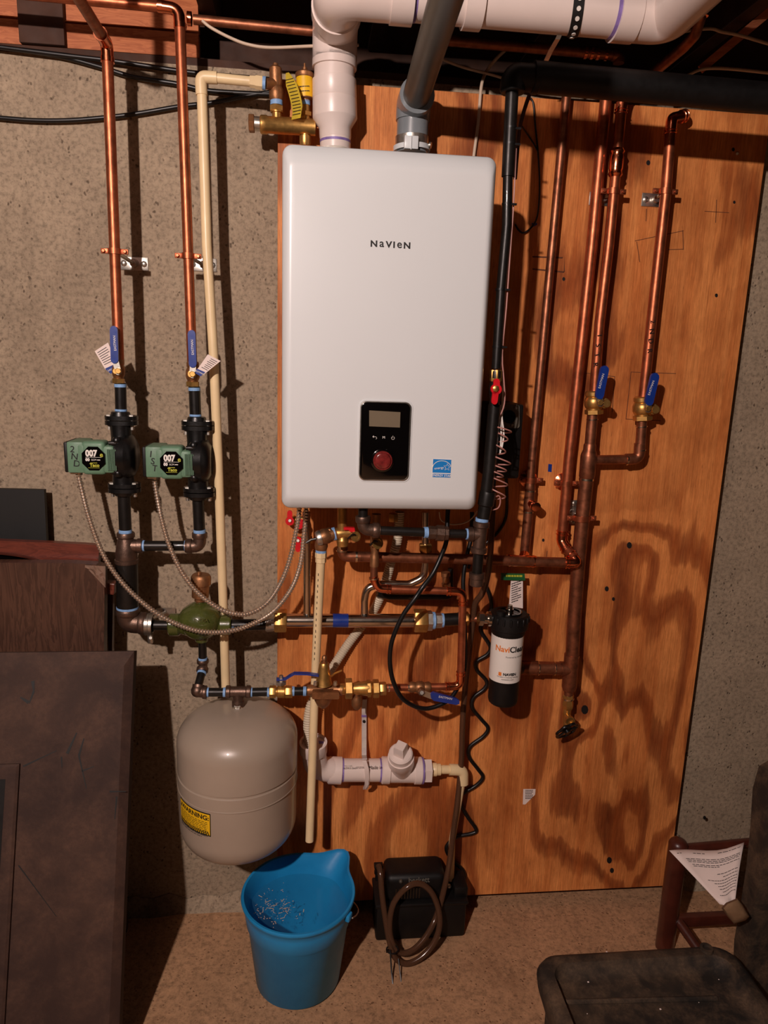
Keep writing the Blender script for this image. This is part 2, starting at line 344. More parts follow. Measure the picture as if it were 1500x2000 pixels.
# ------------------------------------------------------------------ plywood sheet
ply = thing('plywood_sheet', 'tall sheet of stained plywood fixed upright to the concrete wall behind the white boiler', 'plywood', (.55, -PW, .02))
x0, x1 = P(542, 800, PW).x, P(1402, 1000, PW).x; zt = (P(705, 166, PW).z+P(1490, 230, PW).z)/2+.004; zb = P(1100, 1740, PW).z
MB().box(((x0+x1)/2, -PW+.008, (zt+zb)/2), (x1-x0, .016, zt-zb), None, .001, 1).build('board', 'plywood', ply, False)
mk = MB()
def line(mb, a, b, wd, d): mb.plate([(a[0], a[1]), (b[0], b[1]), (b[0]+wd*.5, b[1]+wd), (a[0]+wd*.5, a[1]+wd)], d, .0003)
for a, b in (((1240, 470), (1335, 450)), ((1243, 472), (1249, 512)), ((1333, 450), (1334, 488)), ((1305, 487), (1334, 486)), ((1232, 726), (1320, 729)), ((1232, 726), (1222, 818)), ((1222, 818), (1290, 821)), ((1145, 728), (1200, 735)), ((1200, 735), (1195, 805)), ((1068, 1076), (1065, 1100)), ((1376, 412), (1424, 415)), ((1399, 390), (1397, 435)), ((1262, 408), (1261, 432))):
    if abs(a[0]-b[0]) > abs(a[1]-b[1]): mk.plate([a, b, (b[0], b[1]+1.2), (a[0], a[1]+1.2)], PW+.0001, .0003)
    else: mk.plate([a, b, (b[0]+1.2, b[1]), (a[0]+1.2, a[1])], PW+.0001, .0003)
for a, b in (((1040, 500), (1100, 502)), ((1040, 524), (1103, 530)), ((1102, 500), (1103, 530))):
    mk.plate([a, b, (b[0]-2, b[1]+3), (a[0], a[1]+3)], PW+.0001, .0003)
mk.build('ink_mark', 'pencil', ply, False)['kind'] = 'stuff'
for x, y, r in ((1101, 545, 3), (1399, 577, 3), (1266, 318, 4), (1432, 292, 3), (1434, 395, 2.5), (1142, 1386, 7), (1229, 1065, 5), (1061, 1055, 2.5), (1376, 1597, 3), (1198, 1170, 3), (1185, 1150, 4), (1190, 1680, 5), (1195, 1700, 4)):
    MB().plate(circ(x, y, r, 9, r*1.3), PW-.0002, .0006).build('knot', 'ink', ply, False)
st = MB().plate([(1022, 1541), (1046, 1541), (1045, 1552), (1026, 1571), (1021, 1571)], PW+.0001, .0004).build('sticker', 'paper', ply, False); st['label'] = 'small torn white sticker'
pr = MB(); lines(pr, 1026, 1543, 1041, 1562, 6, PW+.0007); pr.build('sticker_print', 'ink', st, False)
st = MB().plate([(1071, 906), (1078, 907), (1077, 922), (1070, 921)], PW+.0001, .0006).build('sticker', 'blue_vinyl', ply, False)
for x, y in ((1385, 1660), (570, 1150), (1440, 300)): MB().L((x, y, PW), (x, y, PW+.003), [(0, 3), (1, 2.5)], 10).build('screw', 'galvanized', ply)

for xs in (x0+.06, (x0+x1)/2, x1-.06): MB().box((xs, -(PW-.014)/2, (zt+zb)/2), (.064, PW-.018, zt-zb-.02)).build('furring_strip', 'joist', ply)
# ------------------------------------------------------------------ boiler
bd = .36
bx0 = (P(552, 400, .34).x+P(549, 900, .34).x)/2; bx1 = (P(970, 400, .34).x+P(927, 960, .34).x)/2+.001
bz1 = (P(620, 281, .34).z+P(930, 306, .34).z)/2; bz0 = (P(600, 991, .34).z+P(880, 999, .34).z)/2
boil = thing('boiler', 'white wall-hung boiler with a black control panel hanging on the plywood', 'boiler', ((bx0+bx1)/2, -.02, bz0))
def rrect(l, r, b, t, rad, y, k=5):
    out = []
    for cx, cz, a0 in ((r-rad, t-rad, 0), (l+rad, t-rad, 90), (l+rad, b+rad, 180), (r-rad, b+rad, 270)):
        for j in range(k+1):
            a = math.radians(a0+90*j/k); out.append(V(cx+rad*math.cos(a), y, cz+rad*math.sin(a)))
    return out
def bring(dd, il, ir, ib, it, rad): return rrect(bx0+il, bx1-ir, bz0+ib, bz1-it, rad, -dd)
MB().rings([bring(.245, 0, 0, 0, 0, .020), bring(.33, 0, 0, 0, 0, .020), bring(.337, .001, .001, .001, .001, .0195), bring(.343, .003, .003, .004, .004, .018), bring(.353, .0085, .0085, .017, .022, .016), bring(.3565, .0115, .0115, .024, .030, .014), bring(.3585, .015, .015, .029, .036, .012), bring(.359, .020, .020, .034, .042, .010)]).build('front_cover', 'enamel_white', boil, True, 50)
MB().rings([bring(PW+.002, .012, .012, .012, .012, .012), bring(.246, .012, .012, .012, .012, .012)]).build('back_case', 'black_paint', boil)
MB().box(((bx0+bx1)/2, -PW-.008, bz1+.012), (.30, .014, .05), None, .003).build('wall_bracket', 'galvanized', boil)
bd = .3592
FX = lambda x, y: P(x, y, bd)
lt = [('N', 730.3, 0), ('a', 745.6, 1), ('V', 759.4, 0), ('I', 769.6, 0), ('e', 780.2, 1), ('N', 795.0, 0)]
for ch, x, low in lt:
    p = FX(x, 478.4+(x-763)*.056); h = S(p)*11.6
    text(ch, p+V(0, 0, h*.16 if low else 0), h*(1.32 if low else 1.0), 'ink', boil, 0, None, .015 if low else .035, stretch=(1.02 if low else 1.15))
# control panel
pan = MB(); k = S(FX(750, 860)); cx, cz = FX(751.5, 862).x, FX(751.5, 862).z; pw, ph = .0555, .0865
def prc(i, y, rad): return rrect(cx-pw+i, cx+pw-i, cz-ph+i, cz+ph-i, rad, y)
pan.rings([prc(-.004, -.358, .016), prc(-.0035, -.3605, .016), prc(-.0015, -.3608, .0145), prc(-.001, -.3595, .0142)])
pob = pan.build('panel_surround', 'enamel_white', boil)
cp_ = MB().rings([prc(0, -.357, .013), prc(0, -.3625, .013), prc(.002, -.364, .012), prc(.0028, -.3625, .0115)]).build('panel_frame', 'galvanized', boil)
cpl = MB().rings([prc(.0026, -.357, .0115), prc(.0026, -.3628, .0115), prc(.004, -.3634, .011)]).build('control_panel', 'gloss_black', boil)
def FP(x, y): return P(x, y, .3636)
sc_ = MB().plate([(721, 801.5), (782, 805), (781, 835), (721, 832.5)], .3634, .0006).build('screen', 'screen', cpl, False); sc_['label'] = 'blank grey display'
text('M', FP(749.5, 854.5), S(FP(749, 854))*5, 'white_ink', cpl)
ic = MB(); q = [FP(729, 853), FP(733, 853), FP(735.5, 854), FP(736, 856.5), FP(734, 857.5)]; ic.tube(q, .0004, 5); ic.add([FP(727.5, 853), FP(730, 850.5), FP(730, 855)], [(0, 1, 2)])
q = [FP(767.5+3*math.sin(a), 855.5-3*math.cos(a)) for a in [math.radians(40+28*i) for i in range(11)]]; ic.tube(q, .0004, 5); ic.tube([FP(767.5, 851), FP(767.5, 855)], .0004, 5)
ic.build('icon', 'white_ink', cpl)
kn = MB(); c0 = P(747, 899, .3634); kn.lathe(c0, c0+V(0, -.012, 0), [(0, .0215), (.1, .022), (.6, .021), (.62, .0185), (.95, .0165), (1, .015), (1, .004)], 28)
kn.build('dial', 'maroon', cpl); kb = MB().lathe(c0, c0+V(0, -.0035, 0), [(0, .026), (.7, .026), (1, .024)], 28).build('dial_ring', 'gloss_black', cpl)
# blue efficiency sticker
sb = MB().plate([(845, 895.5), (882.5, 897), (880.5, 934), (843.5, 932.5)], bd-.0002, .0004).build('sticker', 'white_ink', boil, False); sb['label'] = 'square blue and white efficiency sticker'
MB().plate([(846, 896.5), (881.5, 898), (880.2, 924.2), (844.6, 923)], bd+.0001, .0004).build('sticker_print', 'blue_print', sb, False)
MB().plate([(844.8, 924.8), (880.2, 926), (879.6, 933), (844.4, 931.8)], bd+.0001, .0004).build('sticker_print', 'blue_print', sb, False)
dE = bd+.0007
text('ENERGY STAR', P(862.3, 928.9, dE), S(P(860, 929, dE))*4.6, 'white_ink', sb, -2, None, .012, stretch=.94)
text('energy', P(857.5, 914, dE), S(P(860, 914, dE))*4.8, 'white_ink', sb, 7, None, .0, stretch=1.05)
am = MB().tube([P(863+18.5*math.sin(a), 915.5-15.5*math.cos(a), dE) for a in [math.radians(-88+12*i) for i in range(14)]], .0007, 5)
sp_ = [P(873.5+(7.2 if i % 2 == 0 else 3)*math.sin(math.radians(36*i+4)), 912.5-(7.2 if i % 2 == 0 else 3)*math.cos(math.radians(36*i+4)), dE) for i in range(10)]
am.tube(sp_, .0006, 5, closed=True).build('star_emblem', 'white_ink', sb)

# ------------------------------------------------------------------ white flue pipe
fl = thing('flue_pipe', 'thick white plastic flue pipe rising from the boiler and bending along the ceiling', 'pipe', P(655, 278, .2))
fv = .115; fd = .30
part('outlet', 'white_pvc', fl, 'L', (655, 292, fv), (655, 248, fv), [(0, 30), (1, 30)], 32)
ring(fl, (655, 280, fv), (655, 275, fv), 30.4, 'purple', 'primer_band')
part('reducer', 'white_pvc', fl, 'L', (655, 272, fv), (653, 156, fv), [(0, 30), (.02, 31), (.18, 31.5), (.34, 43), (.36, 43.6), (.66, 43), (.663, 42.2), (.675, 43), (.99, 42.5), (1, 40)], 36)
cA = P(653, 148, fv); zC = P(653, 86, fv).z; rP = 39.5*S(P(653, 130, fv)); cx_ = cA.x; xo = V(0, -1, -.06).normalized()
part('vertical_pipe', 'white_pvc', fl, 'tube', [V(cx_, -fv, cA.z-.02), V(cx_, -fv, zC)], rP, 36)
rH = .0455; zH = P(930, 52, fd).z+rH
eb = MB().tube(fillet([V(cx_, -fv, zC-.035), V(cx_, -fv, zH), V(cx_, -fv-.11, zH)], .075, 12), rP*1.1, 36)
eb.tube([V(cx_, -fv, zC-.012), V(cx_, -fv, zC-.05)], rP*1.1, 36); eb.tube([V(cx_, -fv-.075, zH), V(cx_, -fv-.115, zH)], rP*1.17, 36); eb.build('elbow', 'white_pvc', fl)
eb = MB().tube(fillet([V(cx_, -fv-.10, zH), V(cx_, -fd, zH), V(cx_+.15, -fd, zH)], .082, 14), rH*1.1, 36); eb.tube([V(cx_+.105, -fd, zH), V(cx_+.15, -fd, zH)], rH*1.17, 36); eb.build('elbow', 'white_pvc', fl)
zC = zH; rP = rH; XE = P(1245, 36, fd).x
part('horizontal_pipe', 'white_pvc', fl, 'tube', [V(cx_+.13, -fd, zC), V(XE, -fd, zC)], rP, 36)
for xa, xb, m_, r_ in ((cx_+.15, cx_+.157, 'purple', 1.012), (P(905, 20, fd).x, P(940, 20, fd).x, 'white_pvc', 1.14), (P(1192, 30, fd).x, P(1199, 30, fd).x, 'purple', 1.012), (P(1199, 30, fd).x, P(1240, 30, fd).x, 'white_pvc', 1.14)):
    part('primer_band' if m_ == 'purple' else 'coupling', m_, fl, 'tube', [V(xa, -fd, zC), V(xb, -fd, zC)], rP*r_, 36)
eb = MB().tube(fillet([V(XE-.01, -fd, zC), V(XE+.062, -fd, zC), V(XE+.062, -fd-.2, zC+.004)], .075, 12), rP*1.08, 36); eb.build('elbow', 'white_pvc', fl)
part('return_pipe', 'white_pvc', fl, 'tube', [V(XE+.062, -fd-.15, zC+.004), V(XE+.062, -1.7, zC+.02)], rP, 32)
sx = P(1122, 30, fd).x
stp = thing('pipe_strap', 'dark perforated metal strap slung under the white flue pipe', 'strap', V(sx, -fd, zC+.1))
q = [V(sx+.01, -fd+rP*1.03, zC+.16)]+[V(sx+.008*math.cos(a), -fd+rP*1.04*math.cos(a), zC+rP*1.04*math.sin(a)) for a in [math.radians(-10*i) for i in range(0, 19)]]+[V(sx+.01, -fd-rP*1.03, zC+.16)]
def ribbon(q, wd, th, axis=V(1, 0, 0)):
    mb = MB(); rs = []
    for i, p in enumerate(q):
        t = (q[min(i+1, len(q)-1)]-q[max(i-1, 0)]).normalized(); n = t.cross(axis).normalized(); a = axis*wd/2
        rs.append([p-a, p+a, p+a+n*th, p-a+n*th])
    return mb.rings(rs)
ribbon(q, .022, .0016).build('strap_band', 'dark_board', stp)
hl = MB()
for i in range(3, 21, 2):
    p = q[i]; n = (p-V(p.x, -fd, zC)).normalized() if i < 20 else V(0, -1, 0); hl.lathe(p+n*.0012, p+n*.0024, [(0, .0045), (1, .0045)], 10)
hl.build('strap_hole', 'white_ink', stp)
fq = fd
tail = thing('hanging_strap', 'short bent strap end shining below the flue pipe', 'strap', P(1090, 70, .22))
ribbon([P(1100, 52, .30), P(1089, 76, .29), P(1076, 98, .26), P(1062, 128, .22)], .010, .0012).build('strap_band', 'galvanized', tail)

# ------------------------------------------------------------------ grey intake pipe
gi = thing('intake_pipe', 'slanting grey plastic intake pipe clamped to the boiler top', 'pipe', P(806, 280, .12))
gd = .12; g0 = P(804, 300, gd); g1 = P(809, 205, gd); g2 = P(874, -10, .56); kg = S(g1)
gm = g1
part('coupling', 'gray_fitting', gi, 'tube', [g0, V(g0.x, -gd, P(800, 226, gd).z)], 31*kg, 28)
e_ = fillet([V(g0.x, -gd, P(800, 236, gd).z), V(g0.x, -gd, g1.z), g1+(g2-g1).normalized()*.055], .06, 8)
part('elbow', 'gray_fitting', gi, 'tube', e_, 33.5*kg, 28)
part('slanted_pipe', 'gray_pvc', gi, 'tube', [V(g0.x, -gd, g1.z)+(g2-g1).normalized()*.03, g2+(g2-g1).normalized()*.35], .0302, 28)
part('base_flange', 'enamel_white', gi, 'L', (804, 296, gd), (804, 284, gd), [(0, 36), (.8, 36), (1, 30)], 28)
part('clamp_band', 'galvanized', gi, 'L', (804, 287, gd), (804, 268, gd), [(0, 32.5), (1, 32.5)], 28)
MB().box(P(803, 279, gd+.043), (.032, .014, .028), None, .002).build('clamp_pad', 'enamel_white', gi); MB().box(P(803, 279, gd+.051), (.002, .004, .028)).build('clamp_ridge', 'enamel_white', gi)
part('clamp_screw', 'galvanized', gi, 'L', (834, 283, gd+.02), (842, 284, gd+.024), [(0, 3), (.6, 3), (.6, 6), (1, 6)], 12)

# ------------------------------------------------------------------ copper supply risers on the concrete
PD = .135
def riser(name, label, top, low, wd, path_top, m='copper'):
    t = thing(name, label, 'pipe', P(*low, PD))
    a, b = P(*low, PD), P(*top, PD); part('pipe', m, t, 'tube', [a, b], wd*S((a+b)/2)/2, 18)
    return t
r1 = riser('copper_riser', 'copper riser nearer the dark leaning boards, with its top bent toward the room', (209.5, 104), (232.5, 712), 21, None)
c = P(209, 86, PD); rr_ = 10.5*S(c); dirn = V(0, -1, .02)
ee = MB().tube(fillet([P(210, 118, PD), c, c+dirn*.05], .028, 8), rr_*1.13, 18); ee.tube([P(210, 112, PD), P(210.3, 122, PD)], rr_*1.25, 18); ee.tube([c+dirn*.044, c+dirn*.052], rr_*1.25, 18); ee.build('elbow', 'copper_bright', r1)
part('ceiling_run', 'copper_old', r1, 'tube', fillet([c+dirn*.03, c+dirn*.36, c+dirn*.36+V(0, 0, .26)], .03), rr_, 16)
r2 = riser('copper_riser', 'copper riser beside the cream pipe, with its top bent along the ceiling', (351.5, 50), (375.5, 712), 20, None)
c = P(349, 18, PD); rr_ = 10*S(c)
ee = MB().tube(fillet([P(351.5, 56, PD), c, P(308, 12, PD)], .03, 8), rr_*1.13, 18); ee.tube([P(351.5, 46, PD), P(352, 56, PD)], rr_*1.25, 18); ee.tube([P(318, 13, PD), P(309, 12, PD)], rr_*1.25, 18); ee.build('elbow', 'copper_bright', r2)
part('ceiling_run', 'copper', r2, 'tube', [P(330, 15, PD), P(-120, -28, PD)], rr_, 16)
xr = thing('copper_pipe', 'copper pipe running along the dark ceiling toward the flue', 'pipe', P(380, 36, .1))
part('pipe', 'copper_old', xr, 'T', [(378, 38, .1), (500, 50, .1), (640, 64, .1)], 18); part('coupling', 'copper_bright', xr, 'T', [(366, 36, .1), (374, 37, .1)], 26)

def hanger(label, c, wd, wall_d, plate=None, rod=True, m='copper', ear=14, big=1.0):
    """split-ring pipe clamp: ring, ears with screws, rod, wall plate"""
    x, y, d = c; p = P(x, y, d); k = S(p); t = thing('pipe_clamp', label, 'clamp', P(x, y, wall_d), 'pipe clamps'); h = 5.5*k
    mb = MB(); r = wd*k/2
    mb.lathe(p-V(0, 0, h), p+V(0, 0, h), [(0, r*1.02), (0, r*1.2), (1, r*1.2), (1, r*1.02)], 20, False)
    for s_ in (-1, 1):
        mb.box(p+V(s_*(r*1.15+ear*k/2), 0, 0), (ear*k, .005, h*1.8), None, .0012)
    mb.build('ring', m, t)
    for s_ in (-1, 1):
        q = p+V(s_*(r*1.2+ear*k*.55), -.002, 0); MB().lathe(q, q+V(0, -.006, 0), [(0, .0042), (.8, .0042), (1, .003)], 10).build('screw', m, t)
    if rod: MB().tube([p+V(0, r*1.1, 0), V(p.x, -wall_d, p.z)], .0048, 10).build('rod', 'galvanized', t)
    if plate:
        x0_, y0_, x1_, y1_, m2 = plate
        q0, q1 = P(x0_, y0_, wall_d), P(x1_, y1_, wall_d); cc = (q0+q1)/2
        pl = MB().box(cc+V(0, -.0015, 0), (abs(q1.x-q0.x), .003, abs(q0.z-q1.z)), None, .001).build('plate', m2, t)
        MB().lathe(V(p.x, -wall_d-.002, p.z if rod else cc.z), V(p.x, -wall_d-.014, p.z), [(0, .012), (.3, .012), (.3, .009), (1, .008)], 14).build('boss', m2, pl)
        lng = V(abs(q1.x-q0.x)*.36, 0, 0) if abs(q1.x-q0.x) > abs(q0.z-q1.z) else V(0, 0, abs(q0.z-q1.z)*.36)
        for s_ in (-1, 1): MB().lathe(cc+lng*s_+V(0, -.002, 0), cc+lng*s_+V(0, -.007, 0), [(0, .007), (.6, .007), (1, .004)], 8).build('screw', m2, pl)
    return t
def hang2(label, c, wd, wall_d, pc, upright=False, m2='galvanized', **k):
    """clamp on a rod from a plate that sits on the wall; pc = pixel at the middle of the plate"""
    p = P(*c); t = hanger(label, c, wd, wall_d, None, False, **k); r = wd*S(p)/2
    cc = P(pc[0], pc[1], wall_d+.0015); a, b2 = (.032, .068) if upright else (.068, .032); pl = MB().box(cc, (a, .003, b2), None, .001).build('plate', m2, t)
    MB().lathe(cc, cc+V(0, -.016, 0), [(0, .012), (.3, .012), (.3, .009), (1, .008)], 14).build('boss', m2, pl); MB().tube([p+V(0, r*1.1, 0), cc], .0048, 10).build('rod', 'galvanized', t)
    for s_ in (-1, 1):
        q = cc+(V(0, 0, s_*.024) if upright else V(s_*.024, 0, 0)); MB().lathe(q, q+V(0, -.006, 0), [(0, .0075), (.6, .0075), (1, .004)], 8).build('screw', m2, pl)
hang2('copper clamp on the riser nearer the dark boards, with a bright wall plate', (224, 491, PD), 21, 0, (262, 515))
hang2('copper clamp on the riser beside the cream pipe, plate half hidden', (367.5, 500, PD), 20, 0, (396, 517))

# ------------------------------------------------------------------ lever ball valves
VG = 'lever ball valves'
def vvalve(label, cx, ytop, ybot, d, h0, h1, bw, hw=15, m='bronze', nut='brass', side=0):
    """vertical ball valve: body, hex ends, stem nut, blue lever with raised print"""
    t = thing('ball_valve', label, 'valve', P(cx, ybot, d), VG); L_ = ybot-ytop
    part('body', m, t, 'L', (cx, ytop, d), (cx, ybot, d), [(0, bw*.42), (.05, bw*.5), (.2, bw*.5), (.25, bw*.44), (.3, bw*.5), (.4, bw*.56), (.6, bw*.56), (.7, bw*.5), (.75, bw*.44), (1, bw*.44)], 20)
    MB().hexa((cx, ybot-L_*.2, d), (cx, ybot, d), bw*.54).build('hex_end', nut, t)
    k = S(P(cx, ytop, d)); yc = (ytop+ybot)/2; sp0 = P(cx+side, yc, d); fd_ = d+bw*k*.95
    MB().lathe(sp0, V(sp0.x, -fd_-.004, sp0.z), [(0, bw*.3*k), (.7, bw*.3*k), (.72, bw*.22*k), (1, bw*.22*k)], 14).build('stem', nut, t)
    q = P(cx+side, yc, fd_+.004); MB().lathe(q, q+V(0, -.005, 0), [(0, 6*k), (.8, 6*k), (1, 5*k)], 6).build('stem_nut', 'brass', t)
    a, b = h0, h1                                             # lever from stem to tip in pixels
    mid = (a[0]+(b[0]-a[0])*.25, a[1]+(b[1]-a[1])*.25)
    MB().plate(capsule((cx+side, yc+2), mid, hw*.8), fd_, .003).build('lever_plate', 'galvanized', t)
    hm = MB(); n_ = 8
    po = capsule(mid, b, hw); hm.plate(po, fd_-.002, .008)
    hb = hm.build('lever', 'blue_vinyl', t); 
    ang = math.degrees(math.atan2(-(b[1]-a[1]), b[0]-a[0]))
    f = fd_+.0062; c_ = ((mid[0]*.45+b[0]*.55), (mid[1]*.45+b[1]*.55))
    text('EASTMAN', P(c_[0], c_[1], f), 4.6*k, 'white_ink', hb, ang, None, 0, name='raised_print')
    return t
v1 = vvalve('blue-lever valve with a paper tag, nearer the dark leaning boards', 231.5, 700, 749, PD, (226, 722), (223.5, 644), 22)
v2 = vvalve('blue-lever valve with a paper tag, beside the cream pipe', 376.5, 706, 755, PD, (378, 730), (375, 652), 24)
def vtag(par, poly, band, d, lab):
    o = thing('paper_tag', lab, 'tag', P(*poly[0], d), 'paper tags on the valves'); MB().plate(poly, d, .0006).build('card', 'paper', o, False)
    MB().plate(band, d+.0004, .0006).build('band', 'blue_vinyl', o, False); pr = MB()
    a, b, c, e = [V2(*q) for q in poly]
    for i in range(7):
        f = .12+.105*i; s0 = a+(e-a)*f; s1 = b+(c-b)*f; n = (s1-s0); g = random.uniform(.6, .86); p0 = s0+n*.1; p1 = s0+n*g; dn = (e-a).normalized()*1.3
        pr.plate([tuple(p0), tuple(p1), tuple(p1+dn), tuple(p0+dn)], d+.0005, .0004)
    pr.build('print', 'ink', o, False); text('EASTMAN', P(*[sum(q[i] for q in band)/4 for i in (0, 1)], d+.0012), 3.4*S(P(*poly[0], d)), 'white_ink', o, math.degrees(math.atan2(-(band[1][1]-band[0][1]), band[1][0]-band[0][0])))
vtag(v1, [(185, 686), (211, 669), (230, 712), (206, 722)], [(205, 720), (229, 709), (232, 722), (216, 730)], PD+.005, 'white paper tag hanging off the valve nearer the dark boards')
vtag(v2, [(431, 705), (406, 692), (385, 722), (400, 730)], [(385, 720), (401, 727), (392, 735), (380, 728)], PD+.03, 'white paper tag sticking out over the cream pipe')

# ------------------------------------------------------------------ circulator pumps
def pump(label, cx, cyp, word, lab_n):
    o = P(cx, cyp, PD); t = thing('circulator_pump', label, 'pump', o, 'circulator pumps')
    mm = lambda x, y, z: o+V(x*.9 if x < -20 else x, -y, z)/1000.0              # local millimetres: x along the motor, y toward the room, z up
    b = MB(); 
    for x_, r in (): pass
    b.lathe(mm(-6, 0, 0), mm(34, 0, 0), [(0, .040), (.05, .052), (.5, .056), (.8, .05), (1, .036)], 26); b.lathe(mm(0, 0, -70), mm(0, 0, 80), [(0, .026), (.25, .024), (.5, .03), (.75, .024), (1, .026)], 20)
    b.ball(mm(-4, 30, 40), .011, 10).ball(mm(-4, 30, -38), .011, 10); b.build('volute', 'black_paint', t)
    b = MB(); b.lathe(mm(-16, 0, 0), mm(-4, 0, 0), [(0, .042), (.2, .046), (1, .046)], 26); b.build('motor_flange', 'black_paint', t)
    for yy, zz in ((32, 34), (32, -34), (-32, 34), (-32, -34)): MB().lathe(mm(-24, yy, zz), mm(-4, yy, zz), [(0, .005), (.3, .005), (.3, .0075), (1, .0075)], 10).build('bolt', 'black_steel', t)
    b = MB().box(mm(-26, 4, -4), (.032, .082, .066), None, .008); b.build('motor_can', 'pump_green', t)
    f = MB()
    for i in range(8): f.box(mm(-25+i*3.1, 46, -4), (.0016, .006, .050), None)
    f.build('cooling_fin', 'pump_green', t)['kind'] = 'stuff'
    b = MB().box(mm(-107, 2, 0), (.038, .086, .074), None, .004); b.box(mm(-84, 4, 1), (.03, .084, .060), None, .004); b.build('control_box', 'pump_green', t)
    MB().box(mm(-131, 2, 0), (.009, .084, .072), None, .003).build('end_cap', 'black_plastic', t)
    b = MB().box(mm(-61, 22, -1), (.054, .05, .080), None, .009, 3); b.box(mm(-40, 22, -2), (.02, .046, .046), None, .006); b.build('label_housing', 'pump_green', t)
    lc = mm(-60, 47.4, -1); b = MB().prism([lc+V(.0285*math.cos(math.radians(22.5+45*i)), 0, .0305*math.sin(math.radians(22.5+45*i))) for i in range(8)], (0, -.0014, 0)); lb = b.build('label', 'gloss_black', t, False); lb['label'] = 'black eight-sided label'
    q = lambda x, z: lc+V(x*.9/1000, -.0016, z*.9/1000)
    text('007', q(-5, 13), .0148, 'white_ink', lb, 0, None, .05, stretch=.84); text('e', q(20.5, 10), .0115, 'lime_ink', lb, 0, None, .02)
    text('00', q(-15, -3.5), .0066, 'white_ink', lb, 0, None, .06); text('ECM', q(1, -3.6), .0042, 'white_ink', lb); b = MB(); b.box(q(13, -3.6), (.007, .0004, .0018)); b.box(q(0, 3.2), (.036, .0004, .0006)); b.build('label_rule', 'white_ink', lb, False)
    text('Taco', q(2, -18), .0078, 'lime_ink', lb, 0, None, .04, stretch=1.0); b = MB(); b.box(q(0, -11.6), (.016, .0004, .0012)); b.box(q(0, -24.5), (.026, .0004, .0007)); b.build('label_rule', 'lime_ink', lb, False)
    for i, ch in enumerate(word): text(ch, mm(-113+i*4.5, 45.4, 19-17*i), .0155, 'ink', t, -8, None, .008, stretch=1.0, name='handwriting')
    b = MB().lathe(mm(-112, 10, -36), mm(-112, 10, -47), [(0, .011), (.3, .011), (.3, .009), (1, .008)], 14); b.lathe(mm(-130, 18, -41), mm(-112, 18, -41), [(0, .0035), (1, .0035)], 8); b.build('conduit_connector', 'galvanized', t)
    for z0, sgn in ((86, 1), (-78, -1)):                  # paired oval flanges with bolts
        for j in (0, 1):
            zz = z0+sgn*(12*j-6); rs = []
            for e in (-5, 5): rs.append([mm(40*math.copysign(abs(math.cos(a))**.8, math.cos(a)), 27*math.copysign(abs(math.sin(a))**.8, math.sin(a)), zz+e*.98) for a in [2*math.pi*i/28 for i in range(28)]])
            MB().rings(rs).build('flange', 'black_paint', t)
        MB().lathe(mm(0, 0, z0+sgn*10), mm(0, 0, z0+sgn*20), [(0, .024), (1, .021)], 20).build('flange_neck', 'black_paint', t)
        for s_ in (-1, 1):
            MB().lathe(mm(s_*28, 8, z0-22), mm(s_*28, 8, z0+14), [(0, .0045), (.35, .0045), (.35, .008), (.55, .008), (.55, .0045), (.8, .0045), (.8, .008), (1, .008)], 6).build('flange_bolt', 'galvanized', t)
    return t
pump('green and black circulator pump marked 2ND, nearer the dark boards', 239, 890, '2ND', 1)
pump('green and black circulator pump marked 1ST, beside the cream pipe', 386, 899, '1ST', 2)

# ------------------------------------------------------------------ black pipe work under the pumps
def vpart(t, name, m, a, b, wd, n=18): return part(name, m, t, 'T', [a, b], wd, n)
for x, y0, y1, xb, yb, lab in ((235, 748, 806, 236.5, 806, 'black nipple above the pump marked 2ND'), (379.5, 755, 816, 382, 816, 'black nipple above the pump marked 1ST')):
    t = thing('pipe_nipple', lab, 'pipe', P(xb, yb, PD), 'black nipples'); part('pipe', 'black_steel', t, 'T', [(x, y0, PD), (xb, yb, PD)], 22, 18)
    ring(t, (x, y0+2, PD), (x+.3, y0+8, PD), 11.6); ring(t, (xb-.3, yb-7, PD), (xb-.2, yb-3, PD), 11.6)
mani = thing('pump_manifold', 'black iron tee and elbow joining both pumps below', 'pipe', P(247, 1070, PD))
def mm_collar(mb, a, b, wd): mb.L(a, b, [(0, wd*.94), (.15, wd), (.85, wd), (1, wd*.94)], 22)
vpart(mani, 'nipple', 'black_steel', (241, 950, PD), (245.5, 1046, PD), 24); ring(mani, (245, 1034, PD), (245.2, 1042, PD), 12.6)
vpart(mani, 'nipple', 'black_steel', (386, 958, PD), (390, 1046, PD), 22); ring(mani, (389.6, 1034, PD), (390, 1042, PD), 11.8)
b = MB(); b.L((245.5, 1040, PD), (247.5, 1100, PD), [(0, 16), (.03, 17), (.14, 17), (.18, 14.5), (.4, 18), (.7, 21), (.85, 20.5), (.87, 22.5), (.98, 22.5), (1, 21)], 24); b.L((250, 1066, PD), (279, 1066, PD), [(0, 15), (.5, 13), (.62, 13), (.65, 14.5), (.97, 14.5), (1, 13)], 20); b.build('tee', 'cast_iron', mani)
ring(mani, (277, 1066, PD), (283, 1066, PD), 11); vpart(mani, 'nipple', 'stainless' if 0 else 'black_steel', (276, 1066, PD), (366, 1066, PD), 20); ring(mani, (361, 1066, PD), (366, 1066, PD), 11)
b = MB().T([(362, 1067, PD), (390, 1067, PD), (390, 1042, PD)], 25, 20, 20); mm_collar(b, (364, 1066.5, PD), (375, 1066.5, PD), 14.5); mm_collar(b, (390, 1050, PD), (390, 1040, PD), 15); b.build('elbow', 'cast_iron', mani)
vpart(mani, 'nipple', 'black_steel', (247.5, 1096, PD), (249.5, 1192, PD), 41, 24); ring(mani, (249.2, 1184, PD), (249.4, 1192, PD), 21)
